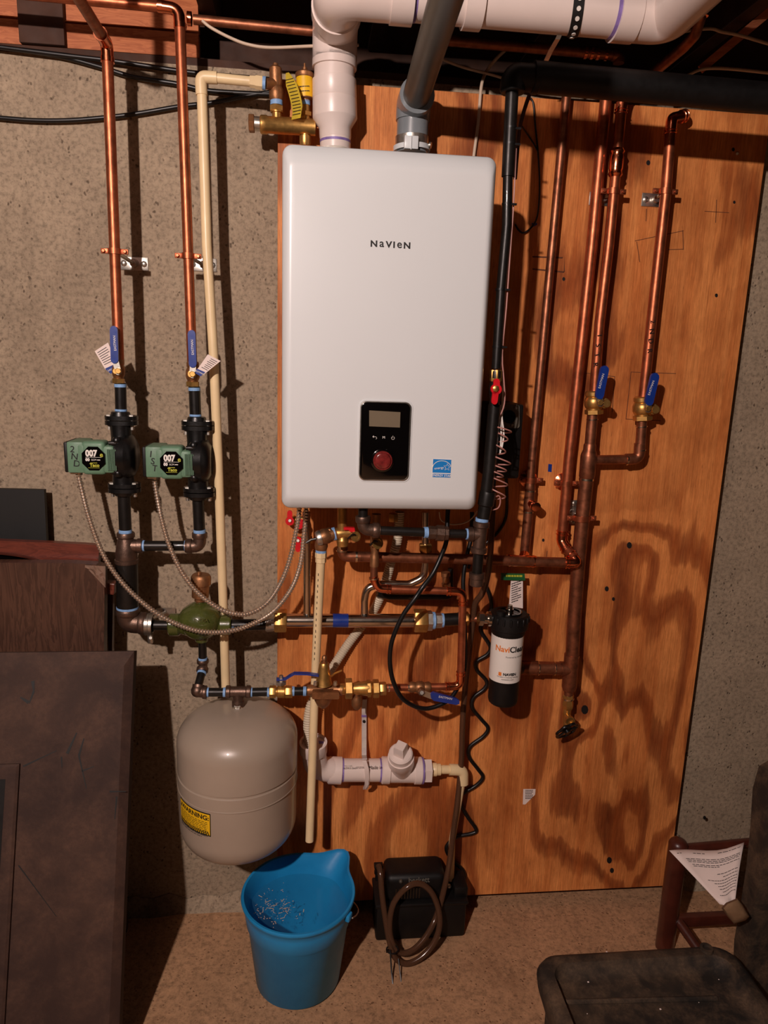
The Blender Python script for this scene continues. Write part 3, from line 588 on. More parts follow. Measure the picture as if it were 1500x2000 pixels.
b = MB().T([(249.5, 1188, PD), (250, 1216, PD), (288, 1217, PD)], 41, 24, 30); mm_collar(b, (249.5, 1188, PD), (249.7, 1200, PD), 23); mm_collar(b, (272, 1217, PD), (285, 1217.3, PD), 22); b.build('elbow', 'cast_iron', mani)
t = thing('pipe_clamp', 'galvanized clamp round the big black elbow near the floor boards', 'clamp', P(292, 1222, PD), 'pipe clamps')
b = MB().L((285, 1219, PD), (299, 1219.4, PD), [(0, 18), (0, 22), (.45, 22), (.5, 20.5), (.55, 22), (1, 22), (1, 18)], 24, False); b.build('band', 'galvanized', t)
b = MB().box(P(294, 1245, PD), (.013, .012, .03), None, .002); b.build('ear', 'galvanized', t); part('screw', 'galvanized', t, 'L', (294, 1246, PD+.005), (294, 1246, PD+.012), [(0, 4), (1, 3)], 8)
MB().plate(rr(305, 1187, 343, 1203, 2), .004, .003).build('plate', 'galvanized', t); part('rod', 'galvanized', t, 'T', [(322, 1197, .006), (296, 1208, PD)], 8)

# ------------------------------------------------------------------ air separator
sep = thing('air_separator', 'dark green cast air separator with a brass vent on top', 'air separator', P(392, 1218, PD))
vpart(sep, 'inlet_nipple', 'black_steel', (296, 1221, PD), (334, 1221, PD), 19)
b = MB().L((330, 1220, PD), (452, 1220, PD), [(0, 19), (.02, 22), (.16, 22), (.2, 18), (.3, 22), (.72, 22), (.80, 17), (.83, 20), (.98, 20), (1, 18)], 26)
b.L((392, 1240, PD), (391, 1177, PD), [(0, 24), (.12, 32), (.3, 39), (.5, 41.5), (.66, 40), (.8, 34), (.92, 23), (1.0, 13), (1.01, 8), (1.12, 8)], 34); b.L((394, 1230, PD), (394.5, 1252, PD), [(0, 14), (.7, 14), (1, 12)], 18); b.build('body', 'separator_green', sep)
text('INDIA', P(393, 1212, PD+.0525), .0095, 'separator_green', sep, 0, None, .02, name='cast_lettering', ext=.001); text('81107', P(393, 1225, PD+.047), .0085, 'separator_green', sep, 0, None, .02, name='cast_lettering', ext=.001)
b = MB().L((390.5, 1180, PD), (393, 1122, PD), [(0, 8), (.12, 8), (.12, 11), (.25, 11), (.25, 16.5), (.68, 17), (.68, 19.5), (.9, 19.5), (.96, 18), (1, 16)], 22); b.L((389, 1126, PD), (389, 1117, PD), [(0, 5), (1, 4)], 10); b.build('air_vent', 'bronze', sep)
ring(sep, (452, 1221, PD), (458, 1221, PD), 11); vpart(sep, 'outlet_nipple', 'black_steel', (450, 1221, PD), (524, 1219, PD), 22)

# ------------------------------------------------------------------ stainless header under the boiler
hd = .13
hdr = thing('header_pipe', 'shiny stainless header pipe running across below the boiler', 'pipe', P(690, 1212, hd))
part('tube', 'stainless', hdr, 'L', (556, 1212, hd), (812, 1212, hd), [(0, 13.4), (1, 13.4)], 26)
for xa, xb in ((536, 560), (808, 834)): b = MB(); b.hexa((xa, 1212, hd), (xb, 1212, hd), 23); b.build('union_nut', 'brass', hdr)
b = MB(); b.L((518, 1219.5, hd), (538, 1217, hd), [(0, 13), (.1, 15), (1, 15)], 20); b.build('coupling', 'galvanized', hdr)
for xa, xb, ww in ((833, 844, 20), (850, 863, 15)): b = MB(); b.hexa((xa, 1212, hd), (xb, 1212, hd), ww); b.build('hex_bushing', 'galvanized', hdr)
ring(hdr, (843, 1212, hd), (849, 1212, hd), 17); ring(hdr, (862, 1211.5, hd), (866, 1211.5, hd), 14)
part('nipple', 'black_steel', hdr, 'T', [(864, 1211, hd), (896, 1209, hd)], 25, 20); b = MB(); b.hexa((895, 1208.5, hd), (915, 1208, hd), 14); b.build('union_nut', 'brass', hdr); part('tail', 'copper_old', hdr, 'T', [(914, 1208, hd), (936, 1208, hd+.01)], 15)
MB().L((650, 1212, hd), (680, 1212, hd), [(0, 13.7), (1, 13.7)], 26).build('blue_band', 'blue_vinyl', hdr)
b = MB().T([(600, 1204, hd), (600, 1080, hd+.005), (598, 1000, hd+.01)], 15, 16); b.L((600, 1205, hd), (600, 1197, hd), [(0, 9), (.5, 9), (1, 7.5)], 16)
b.T([(712, 1205, hd), (712, 1172, hd), (716, 1148, hd), (745, 1141, hd), (800, 1141, hd), (828, 1128, hd), (831, 1095, hd), (831, 1000, hd)], 15, 16, 22); b.L((712, 1206, hd), (712, 1197, hd), [(0, 9), (.5, 9), (1, 7.5)], 16); b.build('riser_tube', 'stainless', hdr)
for xx, ya, yb_, ww in ((831, 1078, 1062, 13), (768, 1018, 1003, 10)): b = MB(); b.hexa((xx, ya, hd), (xx, yb_, hd), ww); b.build('union_nut', 'brass', hdr)

# ------------------------------------------------------------------ feed line: separator to pressure valve to copper
fdp = .19
low = thing('feed_line', 'black iron feed pipe with a tee above the grey tank', 'pipe', P(460, 1350, fdp))
b = MB().T([(395, 1248, PD), (396, 1288, PD)], 16, 16); b.build('nipple', 'black_steel', low); ring(low, (396, 1284, PD), (396, 1290, PD), 8.7)
b = MB().T([(396, 1288, PD), (397, 1304, PD+.004), (394, 1316, PD+.02)], 17, 16, 10); mm_collar(b, (396, 1288, PD), (396, 1295, PD), 11.5); mm_collar(b, (396, 1304, PD+.008), (394.5, 1312, PD+.017), 11.5); b.build('elbow', 'cast_iron', low)
b = MB().T([(395, 1310, PD+.016), (386, 1344, fdp)], 16, 16); b.build('nipple', 'black_steel', low); ring(low, (394.4, 1313, PD+.018), (393.2, 1317, PD+.023), 9)
b = MB().T([(388, 1337, fdp-.008), (386, 1350, fdp), (403, 1352, fdp)], 23, 16, 12); b.ball(P(386, 1349, fdp), 13*S(P(386, 1349, fdp)), 14); mm_collar(b, (396, 1352, fdp), (404, 1352, fdp), 13); b.build('elbow', 'cast_iron', low)
for a, e in ((404, 408), (436, 441), (489, 493), (522, 527)): ring(low, (a, 1352, fdp), (e, 1352, fdp), 9.4)
part('nipple', 'black_steel', low, 'T', [(402, 1352, fdp), (444, 1352, fdp)], 17, 16); part('nipple', 'black_steel', low, 'T', [(486, 1352, fdp), (530, 1351, fdp)], 17, 16)
b = MB().L((441, 1351, fdp), (490, 1351, fdp), [(0, 11), (.03, 12.5), (.16, 12.5), (.2, 10.5), (.8, 10.5), (.84, 12.5), (.97, 12.5), (1, 11)], 20); b.L((465, 1351, fdp), (465, 1379, fdp), [(0, 10), (.6, 10), (.65, 12), (.95, 12), (1, 11)], 20); b.build('tee', 'cast_iron', low)
hv = thing('ball_valve', 'small brass ball valve with a blue lever lying sideways above the grey tank', 'valve', P(548, 1351, fdp), VG)
b = MB().L((528, 1351, fdp), (570, 1351, fdp), [(0, 9), (.3, 9), (.35, 12), (.65, 12), (.7, 9), (1, 9)], 18); b.hexa((526, 1351, fdp), (539, 1351, fdp), 12); b.hexa((557, 1351, fdp), (571, 1351, fdp), 12); b.L((549, 1346, fdp), (549, 1330, fdp), [(0, 7), (1, 5)], 12); b.build('body', 'brass', hv)
b = MB().hexa((549, 1336, fdp), (549, 1330, fdp), 11); b.L((549, 1331, fdp), (549, 1319, fdp), [(0, 5), (1, 4)], 6); b.build('stem_nut', 'galvanized', hv)
ribbon([P(x, y, z) for x, y, z in ((540, 1328, fdp), (558, 1327, fdp), (567, 1321, fdp), (575, 1316.5, fdp), (600, 1317, fdp+.01), (622, 1320, fdp+.01))], .013, .004, V(0, 1, 0)).build('lever', 'blue_vinyl', hv)
for a, e in ((570, 575), (592, 598)): ring(hv, (a, 1350, fdp), (e, 1350, fdp), 9.4)
part('nipple', 'black_steel', hv, 'T', [(568, 1350, fdp), (600, 1349.5, fdp)], 17, 16)
prv = thing('pressure_valve', 'bronze pressure reducing valve with a tall golden bell cap', 'valve', P(632, 1350, fdp))
b = MB().L((600, 1348, fdp), (668, 1347, fdp), [(0, 10), (.1, 11), (.2, 10), (.8, 10), (1, 12)], 18); b.L((631, 1342, fdp), (631, 1382, fdp), [(0, 22), (.25, 19), (.6, 17), (.85, 12), (1, 5)], 22); b.build('bowl', 'bronze', prv)
MB().plate(rr(609, 1335, 661, 1348, 3), fdp-.024, .052).build('flange', 'bronze', prv)
for x in (616, 655): part('bolt', 'galvanized', prv, 'L', (x, 1338, fdp+.028), (x, 1331, fdp+.028), [(0, 4), (1, 3.6)], 6)
b = MB().L((632, 1336, fdp), (633, 1294, fdp), [(0, 17), (.1, 15.5), (.8, 10.5), (.95, 9.5), (1, 8)], 22); b.build('bell_cap', 'brass', prv)
b = MB().L((633, 1296, fdp), (634, 1280, fdp), [(0, 6.5), (.3, 6.5), (.3, 4), (.55, 4), (.55, 5.5), (.85, 5), (1, 2.5)], 12); b.build('adjusting_screw', 'bronze', prv)
part('release_lever', 'brass', prv, 'T', [(646, 1322, fdp), (655, 1315, fdp+.01), (668, 1309, fdp+.015)], 4, 8)
text('330', P(632, 1357, fdp+.0245), .011, 'bronze', prv, 0, None, .02, name='cast_lettering', ext=.001)
bf = thing('backflow_preventer', 'brass backflow preventer with hex unions and a drain knob', 'valve', P(700, 1345, fdp))
b = MB().L((664, 1346, fdp), (754, 1343, fdp), [(0, 11), (.1, 11), (.13, 9), (.25, 9), (.27, 11), (.33, 11), (.4, 12.5), (.6, 15), (.68, 14), (.72, 10), (1, 9)], 22); b.build('body', 'brass', bf)
for xa, xb, ww in ((674, 688, 20), (717, 724, 17), (728, 740, 18), (741, 754, 13)): b = MB(); b.hexa((xa, 1345, fdp), (xb, 1344.5, fdp), ww); b.build('union_nut', 'brass', bf)
b = MB().L((697, 1350, fdp), (697, 1384, fdp), [(0, 6), (.25, 6), (.3, 9), (.5, 11), (.8, 10.5), (1, 6)], 18); b.build('drain_knob', 'bronze', bf)
cf = thing('copper_feed', 'copper feed pipe looping down from the boiler to the brass backflow preventer', 'pipe', P(820, 1343, fdp))
part('pipe', 'copper', cf, 'T', [(752, 1343, fdp), (800, 1342.5, fdp)], 14, 16); ring(cf, (758, 1343, fdp), (761, 1343, fdp), 8, 'solder', 'solder_ring'); ring(cf, (796, 1342.5, fdp), (799, 1342.5, fdp), 8, 'solder', 'solder_ring')
part('pipe', 'copper', cf, 'T', [(838, 1341.5, fdp), (876, 1341, fdp)], 14, 16); part('pipe', 'copper', cf, 'T', [(900, 1314, fdp), (904, 1174, fdp)], 15.5, 16); part('pipe', 'copper', cf, 'T', [(890, 1155, fdp), (742, 1149.5, fdp)], 15, 16)
def celbow(par, pts, wd, fil, m='copper_bright'):
    b = MB().T(pts, wd*1.1, 16, fil); a0, a1 = pts[0], pts[1]; e1, e0 = pts[-2], pts[-1]
    lp = lambda p, q, f: tuple(p[i]+(q[i]-p[i])*f for i in range(3))
    def bd(p, q):
        n = math.dist(p[:2], q[:2]) or 1
        for s_ in (0, 6): b.L(lp(p, q, s_/n), lp(p, q, (s_+3)/n), [(0, wd*.54), (.3, wd*.63), (.7, wd*.63), (1, wd*.54)], 16)
    bd(a0, a1); bd(e0, e1); return b.build('elbow', m, par)
celbow(cf, [(870, 1341, fdp), (899, 1340, fdp), (900, 1311, fdp)], 14.5, 16); celbow(cf, [(904, 1182, fdp), (904, 1156, fdp), (872, 1154.5, fdp)], 15, 18)
celbow(cf, [(764, 1150.5, fdp), (738, 1149.5, fdp), (729, 1126, fdp)], 15, 16); part('pipe', 'copper_old', cf, 'T', [(730, 1132, fdp), (731, 1104, fdp)], 15, 16); ring(cf, (730, 1128, fdp), (730, 1131, fdp), 9.5, 'solder', 'solder_ring'); part('adapter', 'bronze', cf, 'L', (731, 1106, fdp), (735, 1004, fdp), [(0, 9), (.2, 9), (.25, 7), (.4, 10), (.6, 10), (.7, 8), (1, 9)], 16)
hv = thing('ball_valve', 'ball valve with a blue lever hanging down across the black cord', 'valve', P(820, 1342, fdp), VG)
b = MB().L((799, 1342, fdp), (841, 1342, fdp), [(0, 9), (.1, 11), (.3, 9.5), (.4, 12), (.6, 12), (.7, 9.5), (.9, 11), (1, 9)], 18); b.L((821, 1344, fdp), (823, 1352, fdp+.03), [(0, 7), (1, 6)], 12); b.build('body', 'bronze', hv)
part('stem_nut', 'galvanized', hv, 'L', (823, 1352, fdp+.03), (824, 1353, fdp+.042), [(0, 7), (.6, 7), (1, 4)], 6)
MB().plate(capsule((824, 1352), (842, 1359), 11), fdp+.03, .003).build('lever_plate', 'galvanized', hv)
lv = MB().plate([(840, 1353), (846, 1350), (890, 1362), (896, 1366), (896, 1372), (890, 1374), (846, 1366), (841, 1361)], fdp+.03, .008).build('lever', 'blue_vinyl', hv); text('EASTMAN', P(870, 1363, fdp+.0385), .006, 'white_ink', lv, -12, name='raised_print')
# lower red-brown pipe behind the copper loop
bk = thing('bypass_pipe', 'short dark pipe tucked behind the copper feed loop', 'pipe', P(800, 1166, .09)); part('pipe', 'black_steel', bk, 'T', [(736, 1160, .1), (760, 1166, .09), (880, 1166, .09), (880, 1110, .09)], 11, 12, 10)
part('fitting', 'bronze', bk, 'L', (872, 1148, .11), (870, 1118, .11), [(0, 8), (.3, 9), (.35, 7), (.7, 7), (.75, 9), (1, 9)], 14)
# ------------------------------------------------------------------ copper pipes on the plywood
d1 = .077
pa = thing('copper_pipe', 'brownish copper pipe on the plywood nearest the black gas pipe, with a capped stub', 'pipe', P(1025, 1085, d1))
part('pipe', 'copper_old', pa, 'T', [(1108, 170, d1), (1039, 900, d1), (1036, 945, d1)], 16.5, 18); part('pipe', 'copper_old', pa, 'T', [(1036, 960, d1), (1024, 1090, d1)], 19, 18)
b = MB().L((1036, 944, d1), (1032.5, 1000, d1), [(0, 9.5), (.15, 10.5), (.3, 9.5), (.6, 11), (.8, 11), (.95, 10.5), (1, 9.6)], 18); b.build('tee', 'copper_old', pa)
q = P(1034, 981, d1); b = MB().lathe(q, q+V(.006, -.045, -.004), [(0, .0105), (.55, .0105), (.55, .0125), (.7, .0125), (.72, .0108), (.8, .0125), (.98, .0125), (1, .010)], 16); b.build('capped_stub', 'copper_bright', pa)
for y in (957, 998): ring(pa, (1037-(y-945)*.095, y, d1), (1036.8-(y-945)*.095, y+3, d1), 10.4, 'solder', 'solder_ring')
d2 = .078
pb = thing('copper_pipe', 'copper pipe on the plywood that jogs at its foot into the cross pipe', 'pipe', P(1100, 1050, d2))
part('pipe', 'copper', pb, 'T', [(1186, 165, d2), (1156, 480, d2), (1111, 900, d2), (1098, 1046, d2)], 21, 20)
celbow(pb, [(1099, 1036, d2), (1097, 1056, d2), (1108, 1076, d2+.02)], 20, 14); part('pipe', 'copper', pb, 'T', [(1105, 1070, d2+.015), (1122, 1090, d2+.05)], 19, 18)
celbow(pb, [(1114, 1082, d2+.035), (1129, 1100, d2+.055), (1104, 1099, d2+.05)], 19, 10)
dx = .125
cr = thing('copper_cross_pipe', 'copper pipe running level just below the boiler', 'pipe', P(880, 1093, dx))
part('pipe', 'copper_old', cr, 'T', [(690, 1087, dx+.03), (900, 1092, dx+.01), (1112, 1099, dx)], 20, 20)
b = MB().tube(fillet([P(669, 1062, dx+.03), P(669, 1087, dx+.03), P(704, 1087.5, dx+.03)], .02, 8), .0137, 18); b.build('elbow', 'copper_old', cr)
ring(cr, (694, 1087, dx+.03), (698, 1087, dx+.03), 11, 'solder', 'solder_ring'); ring(cr, (668, 1076, dx+.03), (668, 1073, dx+.03), 12, 'solder', 'solder_ring')
b = MB().L((990, 1094.5, dx), (1046, 1096.5, dx), [(0, 11), (.08, 12.5), (.16, 11), (.24, 12), (.4, 11), (.6, 11), (.76, 12), (.84, 11), (.92, 12.5), (1, 11)], 20); b.T([(1024, 1084, dx-.03), (1022, 1096, dx)], 20, 18); b.build('tee', 'copper_bright', cr)
part('adapter', 'bronze', cr, 'L', (668, 1076, dx+.03), (669, 1050, dx+.03), [(0, 10), (.3, 11), (.5, 9), (.8, 11), (1, 11)], 18)
d3 = .10
pc = thing('copper_pipe', 'copper pipe with a wide coupling near its top and a blue-lever valve below', 'pipe', P(1165, 760, d3))
part('pipe', 'copper', pc, 'T', [(1214, 200, d3), (1206, 300, d3), (1189, 480, d3), (1171, 630, d3), (1160.5, 770, d3)], 20, 20)
celbow(pc, [(1212, 222, d3), (1216, 196, d3), (1228, 180, .075)], 20, 10)
b = MB().L((1207, 290, d3), (1201, 346, d3), [(0, 11), (.1, 14), (.2, 12), (.3, 13.5), (.7, 13.5), (.8, 12), (.9, 14), (1, 11)], 20); b.build('coupling', 'copper_bright', pc)
for i, ch in enumerate('1STR'): text(ch, P(1170.5-i*2.6, 655+i*19, d3+.0155), .013, 'ink', pc, -80, name='handwriting')
pd_ = thing('copper_pipe', 'copper pipe on the plywood nearest the sheet edge, with its own wall clamp', 'pipe', P(1258, 770, d3))
part('pipe', 'copper', pd_, 'T', [(1311, 240, d3), (1300, 380, d3), (1279, 570, d3), (1256.5, 776, d3)], 20, 20)
celbow(pd_, [(1309, 262, d3), (1312, 232, d3), (1338, 226, .08)], 20, 10)
for i, ch in enumerate('2NDR'): text(ch, P(1274.5-i*2.0, 628+i*19, d3+.0155), .013, 'ink', pd_, -80, name='handwriting')
vvalve('blue-lever valve on the copper pipe with the wide coupling', 1160, 763, 809, d3, (1166, 788), (1179, 722), 33, 16, 'brass', 'brass', 12)
vvalve('blue-lever valve on the copper pipe nearest the plywood edge', 1255, 774, 821, d3, (1262, 800), (1277, 736), 34, 16, 'brass', 'brass', 10)
rt = thing('return_manifold', 'heavy copper pipe dropping from a tee under both plywood valves to a side branch', 'pipe', P(1130, 1090, d3))
part('pipe', 'copper_old', rt, 'T', [(1158, 804, d3), (1152, 872, d3)], 21, 20); b = MB().L((1152.5, 866, d3), (1146, 934, d3), [(0, 10.5), (.05, 12), (.18, 12), (.3, 15), (.36, 16), (.95, 15.5), (1, 14)], 22); b.L((1148, 898, d3), (1163, 898, d3), [(0, 11), (.8, 11), (1, 10)], 18); b.build('tee', 'copper_old', rt)
part('pipe', 'copper_old', rt, 'T', [(1160, 898, d3), (1226, 897, d3)], 18, 18); b = MB().T([(1222, 897, d3), (1248, 896, d3), (1250, 866, d3)], 22, 18, 14); b.build('elbow', 'copper_old', rt); part('pipe', 'copper_old', rt, 'T', [(1250, 882, d3), (1254, 818, d3)], 20, 18)
for a, e in (((1222, 897.5, d3), (1225, 897.5, d3)), ((1250, 878, d3), (1250, 880, d3)), ((1253, 832, d3), (1253, 834, d3)), ((1157, 818, d3), (1157, 820, d3))): ring(rt, a, e, 11.3, 'solder', 'solder_ring')
part('pipe', 'copper_old', rt, 'T', [(1146.5, 925, d3), (1138, 1008, d3), (1130, 1093, d3), (1122, 1200, d3), (1117, 1290, d3)], 27, 22); ring(rt, (1145.5, 934, d3), (1145, 938, d3), 14.2, 'solder', 'solder_ring'); ring(rt, (1117, 1279, d3), (1117, 1282, d3), 14.4, 'solder', 'solder_ring')
b = MB().L((1117, 1278, d3), (1111, 1348, d3), [(0, 14.5), (.9, 14.5), (1, 12)], 22); b.L((1114, 1306, d3), (1094, 1305.5, d3), [(0, 14), (1, 14)], 22); b.build('tee', 'copper_old', rt)
part('branch_pipe', 'copper_old', rt, 'L', (1100, 1305.5, d3), (1005, 1304, d3), [(0, 13), (.55, 13), (.56, 14), (.9, 14), (1, 13)], 22); ring(rt, (1083, 1305, d3), (1081, 1305, d3), 14, 'solder', 'solder_ring'); ring(rt, (1051, 1305, d3), (1049, 1305, d3), 14.4, 'solder', 'solder_ring')
dv = thing('drain_valve', 'brass boiler drain valve with a black wheel handle', 'valve', P(1107, 1400, d3))
part('tail', 'copper_old', dv, 'T', [(1111, 1344, d3), (1110, 1362, d3)], 18, 16); b = MB(); b.L((1110, 1356, d3), (1109, 1384, d3), [(0, 9), (.1, 11), (.3, 11), (.35, 9), (.6, 11), (.9, 11), (1, 9)], 6); b.build('hex_body', 'brass', dv); ring(dv, (1110, 1362, d3), (1110, 1365, d3), 11.3, 'solder', 'solder_ring')
q = P(1106, 1397, d3); b = MB().T([(1108, 1380, d3), (1106, 1398, d3), (1107, 1420, d3+.03)], 16, 12); b.build('stem', 'brass', dv); MB().lathe(q, q+V(0, -.034, -.002), [(0, .011), (.7, .011), (.75, .0138), (1, .0138), (1, .0085), (.85, .008), (.85, .001)], 18, False).build('outlet', 'brass', dv)
c = P(1107, 1427, d3+.035); ax = V(.30, -.80, -.52).normalized(); e1 = ax.orthogonal().normalized(); e2 = ax.cross(e1); rw = 22*S(c); b = MB()
b.tube([c+(e1*math.cos(a)+e2*math.sin(a))*rw*(1+.07*math.cos(7*a)) for a in [2*math.pi*i/42 for i in range(42)]], .0042, 8, closed=True)
for i in range(5): b.tube([c, c+(e1*math.cos(2*math.pi*i/5)+e2*math.sin(2*math.pi*i/5))*rw], .0035, 6)
b.lathe(c-ax*.006, c+ax*.008, [(0, .009), (1, .008)], 12); b.build('wheel_handle', 'black_paint', dv)
hang2('copper clamp on the pipe with the wide coupling, plate on plywood', (1198, 374, d3), 20, PW, (1176, 389))
hang2('copper clamp on the pipe nearest the plywood edge, plate on plywood', (1299.5, 374, d3), 20, PW, (1278, 391))
hang2('copper clamp low on the heavy copper pipe, upright plate behind', (1136, 1012, d3), 27, PW, (1119, 1000), True)
for c_, lab in (((1037, 938, d1), 'copper bell clamp on the brownish pipe above the capped stub'), ((1106, 944, d2), 'copper bell clamp with a round base above the jogged pipe foot')):
    t = hanger(lab, c_, 18, PW, None, False); p = P(*c_); MB().lathe(V(p.x, -PW, p.z), V(p.x, -c_[2], p.z), [(0, .024), (.12, .024), (.3, .014), (.5, .009), (1, .009)], 20).build('bell_base', 'copper_bright', t)

# ------------------------------------------------------------------ black gas line beside and below the boiler
dg_ = .31
gas = thing('gas_pipe', 'black gas pipe dropping beside the boiler to a drip leg', 'pipe', P(940, 1020, dg_))
part('pipe', 'black_steel', gas, 'T', [(1001, 160, dg_), (992, 345, dg_)], 25, 18); part('pipe', 'black_steel', gas, 'T', [(992, 340, dg_), (990, 440, dg_), (979, 560, dg_), (969, 720, dg_)], 19, 18)
part('pipe', 'black_steel', gas, 'T', [(966, 790, dg_), (955, 920, dg_), (941, 1030, dg_)], 24, 18)
b = MB().T([(1001, 178, dg_), (1003, 150, dg_), (1050, 153, dg_)], 50, 20, 22); mm_collar(b, (1001.5, 182, dg_), (1002, 170, dg_), 24); mm_collar(b, (1040, 153, dg_), (1052, 154, dg_), 28); b.build('elbow', 'black_plastic', gas)
part('ceiling_run', 'black_plastic', gas, 'T', [(1040, 150, dg_), (1620, 203, dg_)], 54, 22)
for y, x in ((250, 997), (281, 995.5), (398, 990.5), (565, 978), (677, 972)):
    b = MB().L((x, y-2, dg_), (x, y+2, dg_), [(0, 13 if y < 300 else 10.5), (1, 13 if y < 300 else 10.5)], 18); b.box(P(x+15 if y < 300 else x+13, y+1, dg_+.008), (.012, .005, .004)); b.build('zip_tie', 'black_rubber', gas)
b = MB().L((953, 960, dg_), (944, 1012, dg_), [(0, 15), (.1, 16), (.5, 16), (.55, 13), (1, 13)], 18); b.build('union', 'black_steel', gas); ring(gas, (942, 1012, dg_), (941, 1020, dg_), 13)
b = MB().L((940.5, 1018, dg_), (934.5, 1080, dg_), [(0, 14), (.03, 16), (.16, 16), (.2, 13), (.8, 13), (.84, 16), (.97, 16), (1, 14)], 20); b.L((938, 1044, dg_), (913, 1043.5, dg_), [(0, 13), (.55, 12), (.6, 14.5), (.97, 14.5), (1, 12)], 18); b.build('tee', 'cast_iron', gas)
part('drip_leg', 'black_steel', gas, 'T', [(935, 1078, dg_), (931, 1128, dg_)], 21, 18); b = MB().L((931.5, 1118, dg_), (930.5, 1144, dg_), [(0, 13), (.05, 15.5), (.4, 15.5), (.45, 13.5), (.95, 13.5), (1, 11)], 18); b.build('cap', 'cast_iron', gas)
part('nipple', 'black_steel', gas, 'T', [(916, 1043, dg_), (870, 1042, dg_)], 18, 18); ring(gas, (914, 1043, dg_), (910, 1043, dg_), 11)
b = MB().L((876, 1042, dg_), (836, 1040, dg_), [(0, 12), (.04, 14), (.2, 14), (.24, 16), (.6, 16), (.64, 13), (.95, 14), (1, 12)], 8); b.build('union', 'cast_iron', gas); ring(gas, (836, 1040, dg_), (828, 1040, dg_), 11)
part('nipple', 'black_steel', gas, 'T', [(834, 1040, dg_), (738, 1036, dg_)], 18, 18)
b = MB().T([(742, 1036, dg_), (710, 1034, dg_), (709, 1008, dg_)], 25, 18, 18); mm_collar(b, (740, 1036, dg_), (728, 1035.5, dg_), 15); mm_collar(b, (709, 1020, dg_), (709, 1008, dg_), 15); b.build('elbow', 'cast_iron', gas); part('nipple', 'black_steel', gas, 'T', [(709, 1012, dg_), (709, 985, dg_)], 19, 16)
gv = thing('gas_valve', 'brass gas cock with a bright red lever beside the boiler', 'valve', P(967, 770, dg_))
b = MB().L((969, 722, dg_), (965, 795, dg_), [(0, 10), (.05, 11), (.22, 11), (.25, 9), (.4, 12), (.6, 12), (.8, 9), (1, 11)], 16); b.build('body', 'black_steel', gv); b = MB().hexa((969, 722, dg_), (968, 745, dg_), 12); b.build('hex_end', 'brass', gv)
df = dg_+.025; lv = MB().plate(circ(968, 760, 10.5, 18), df, .007); lv.plate(capsule((967, 766), (964.5, 784), 11.5), df, .007); lv.plate(capsule((969, 752), (969, 745), 12), df, .006); lv.build('lever', 'red_plastic', gv)
q = P(968, 759, df+.007); MB().lathe(q, q+V(0, -.005, 0), [(0, .0075), (.6, .0075), (1, .004)], 6).build('stem_nut', 'brass', gv); q = P(968, 759, dg_); MB().lathe(q, V(q.x, -df, q.z), [(0, .006), (1, .006)], 10).build('stem', 'brass', gv)
jb = thing('control_box', 'dark grey metal box with a round opening on the plywood behind the coiled wire', 'box', P(985, 835, PW))
c0, c1_ = P(960, 788, .17), P(1013, 935, .17); b = MB().box(((c0.x+c1_.x)/2, -.113, (c0.z+c1_.z)/2), (c1_.x-c0.x, .12, c0.z-c1_.z), None, .006); b.build('case', 'black_plastic', jb)
b = MB(); b.plate(rr(980, 790, 1014, 836, 5), .1735, .004); b.build('face_plate', 'box_gray', jb); MB().plate(circ(994, 814, 13, 20), .1778, .001).build('opening', 'gloss_black', jb)
for x, y in ((1007, 797), (984, 796), (1000, 830)): q = P(x, y, .178); MB().lathe(q, q+V(0, -.004, 0), [(0, .005), (1, .003)], 8).build('screw', 'galvanized', jb)
for (xa, ya, xb, yb) in ((952, 850, 972, 882), (952, 884, 968, 902), (952, 905, 966, 916), (951, 920, 962, 950)):
    MB().box((P(xa, ya, .15)+P(xb, yb, .15))/2, (abs(xb-xa)*.0012, .08, abs(yb-ya)*.0012), None, .003).build('terminal', 'black_plastic', jb)

# ------------------------------------------------------------------ magnetic filter canister
nd = .19
nf = thing('filter_canister', 'black water filter canister with a white printed sleeve', 'filter', P(982, 1380, nd))
A = P(995, 1196, nd); B = P(981.5, 1371, nd); axd = (B-A)
k = S((A+B)/2)
b = MB().lathe(A, B, [(.13, 31*k), (.2, 31*k), (.22, 30*k), (.95, 29.5*k), (.985, 28*k), (1, 25*k)], 36); b.build('bowl', 'black_plastic', nf)
b = MB().lathe(A, B, [(0, 20*k), (0, 34*k), (.015, 37*k), (.09, 38*k), (.15, 37.5*k), (.17, 33*k), (.2, 33*k), (.23, 31*k)], 36)
for i in range(18):
    a = 2*math.pi*i/18; b.box(A+V(math.cos(a)*37.5*k, math.sin(a)*37.5*k, -.013), (.006, .006, .018), Matrix.Rotation(a, 3, 'Z'), .0015, 1)
b.lathe(A+V(-.028, -.02, 0), A+V(-.028, -.02, .014), [(0, .012), (.8, .012), (1, .006)], 12); b.build('lid', 'black_plastic', nf)
b = MB().lathe(A, A+V(0, 0, .004), [(0, 24*k), (1, 24*k), (1, 20*k), (.2, 20*k)], 28); b.build('lid_ring', 'gloss_black', nf); b = MB().lathe(A, A+V(0, 0, .02), [(0, .011), (.5, .011), (.5, .008), (1, .007)], 12); b.build('bleed_valve', 'stainless', nf)
Rl = 31.2*k; t0, t1 = .225, .715
sl = MB().lathe(A, B, [(t0, 30*k), (t0, Rl), (t1, Rl*.985), (t1, 29*k)], 40); slo = sl.build('label_sleeve', 'label_white', nf)
tx = axd.normalized(); to_cam = V(-.24, -1, 0).normalized()
def wrapf(cz, a0=0.0, R=None):
    base = A+axd*cz; e1 = (to_cam-tx*to_cam.dot(tx)).normalized(); e2 = -tx.cross(e1)
    R = R or Rl*1.004
    return lambda x, y: base-tx*y+(e1*math.cos(x/R+a0)+e2*math.sin(x/R+a0))*R
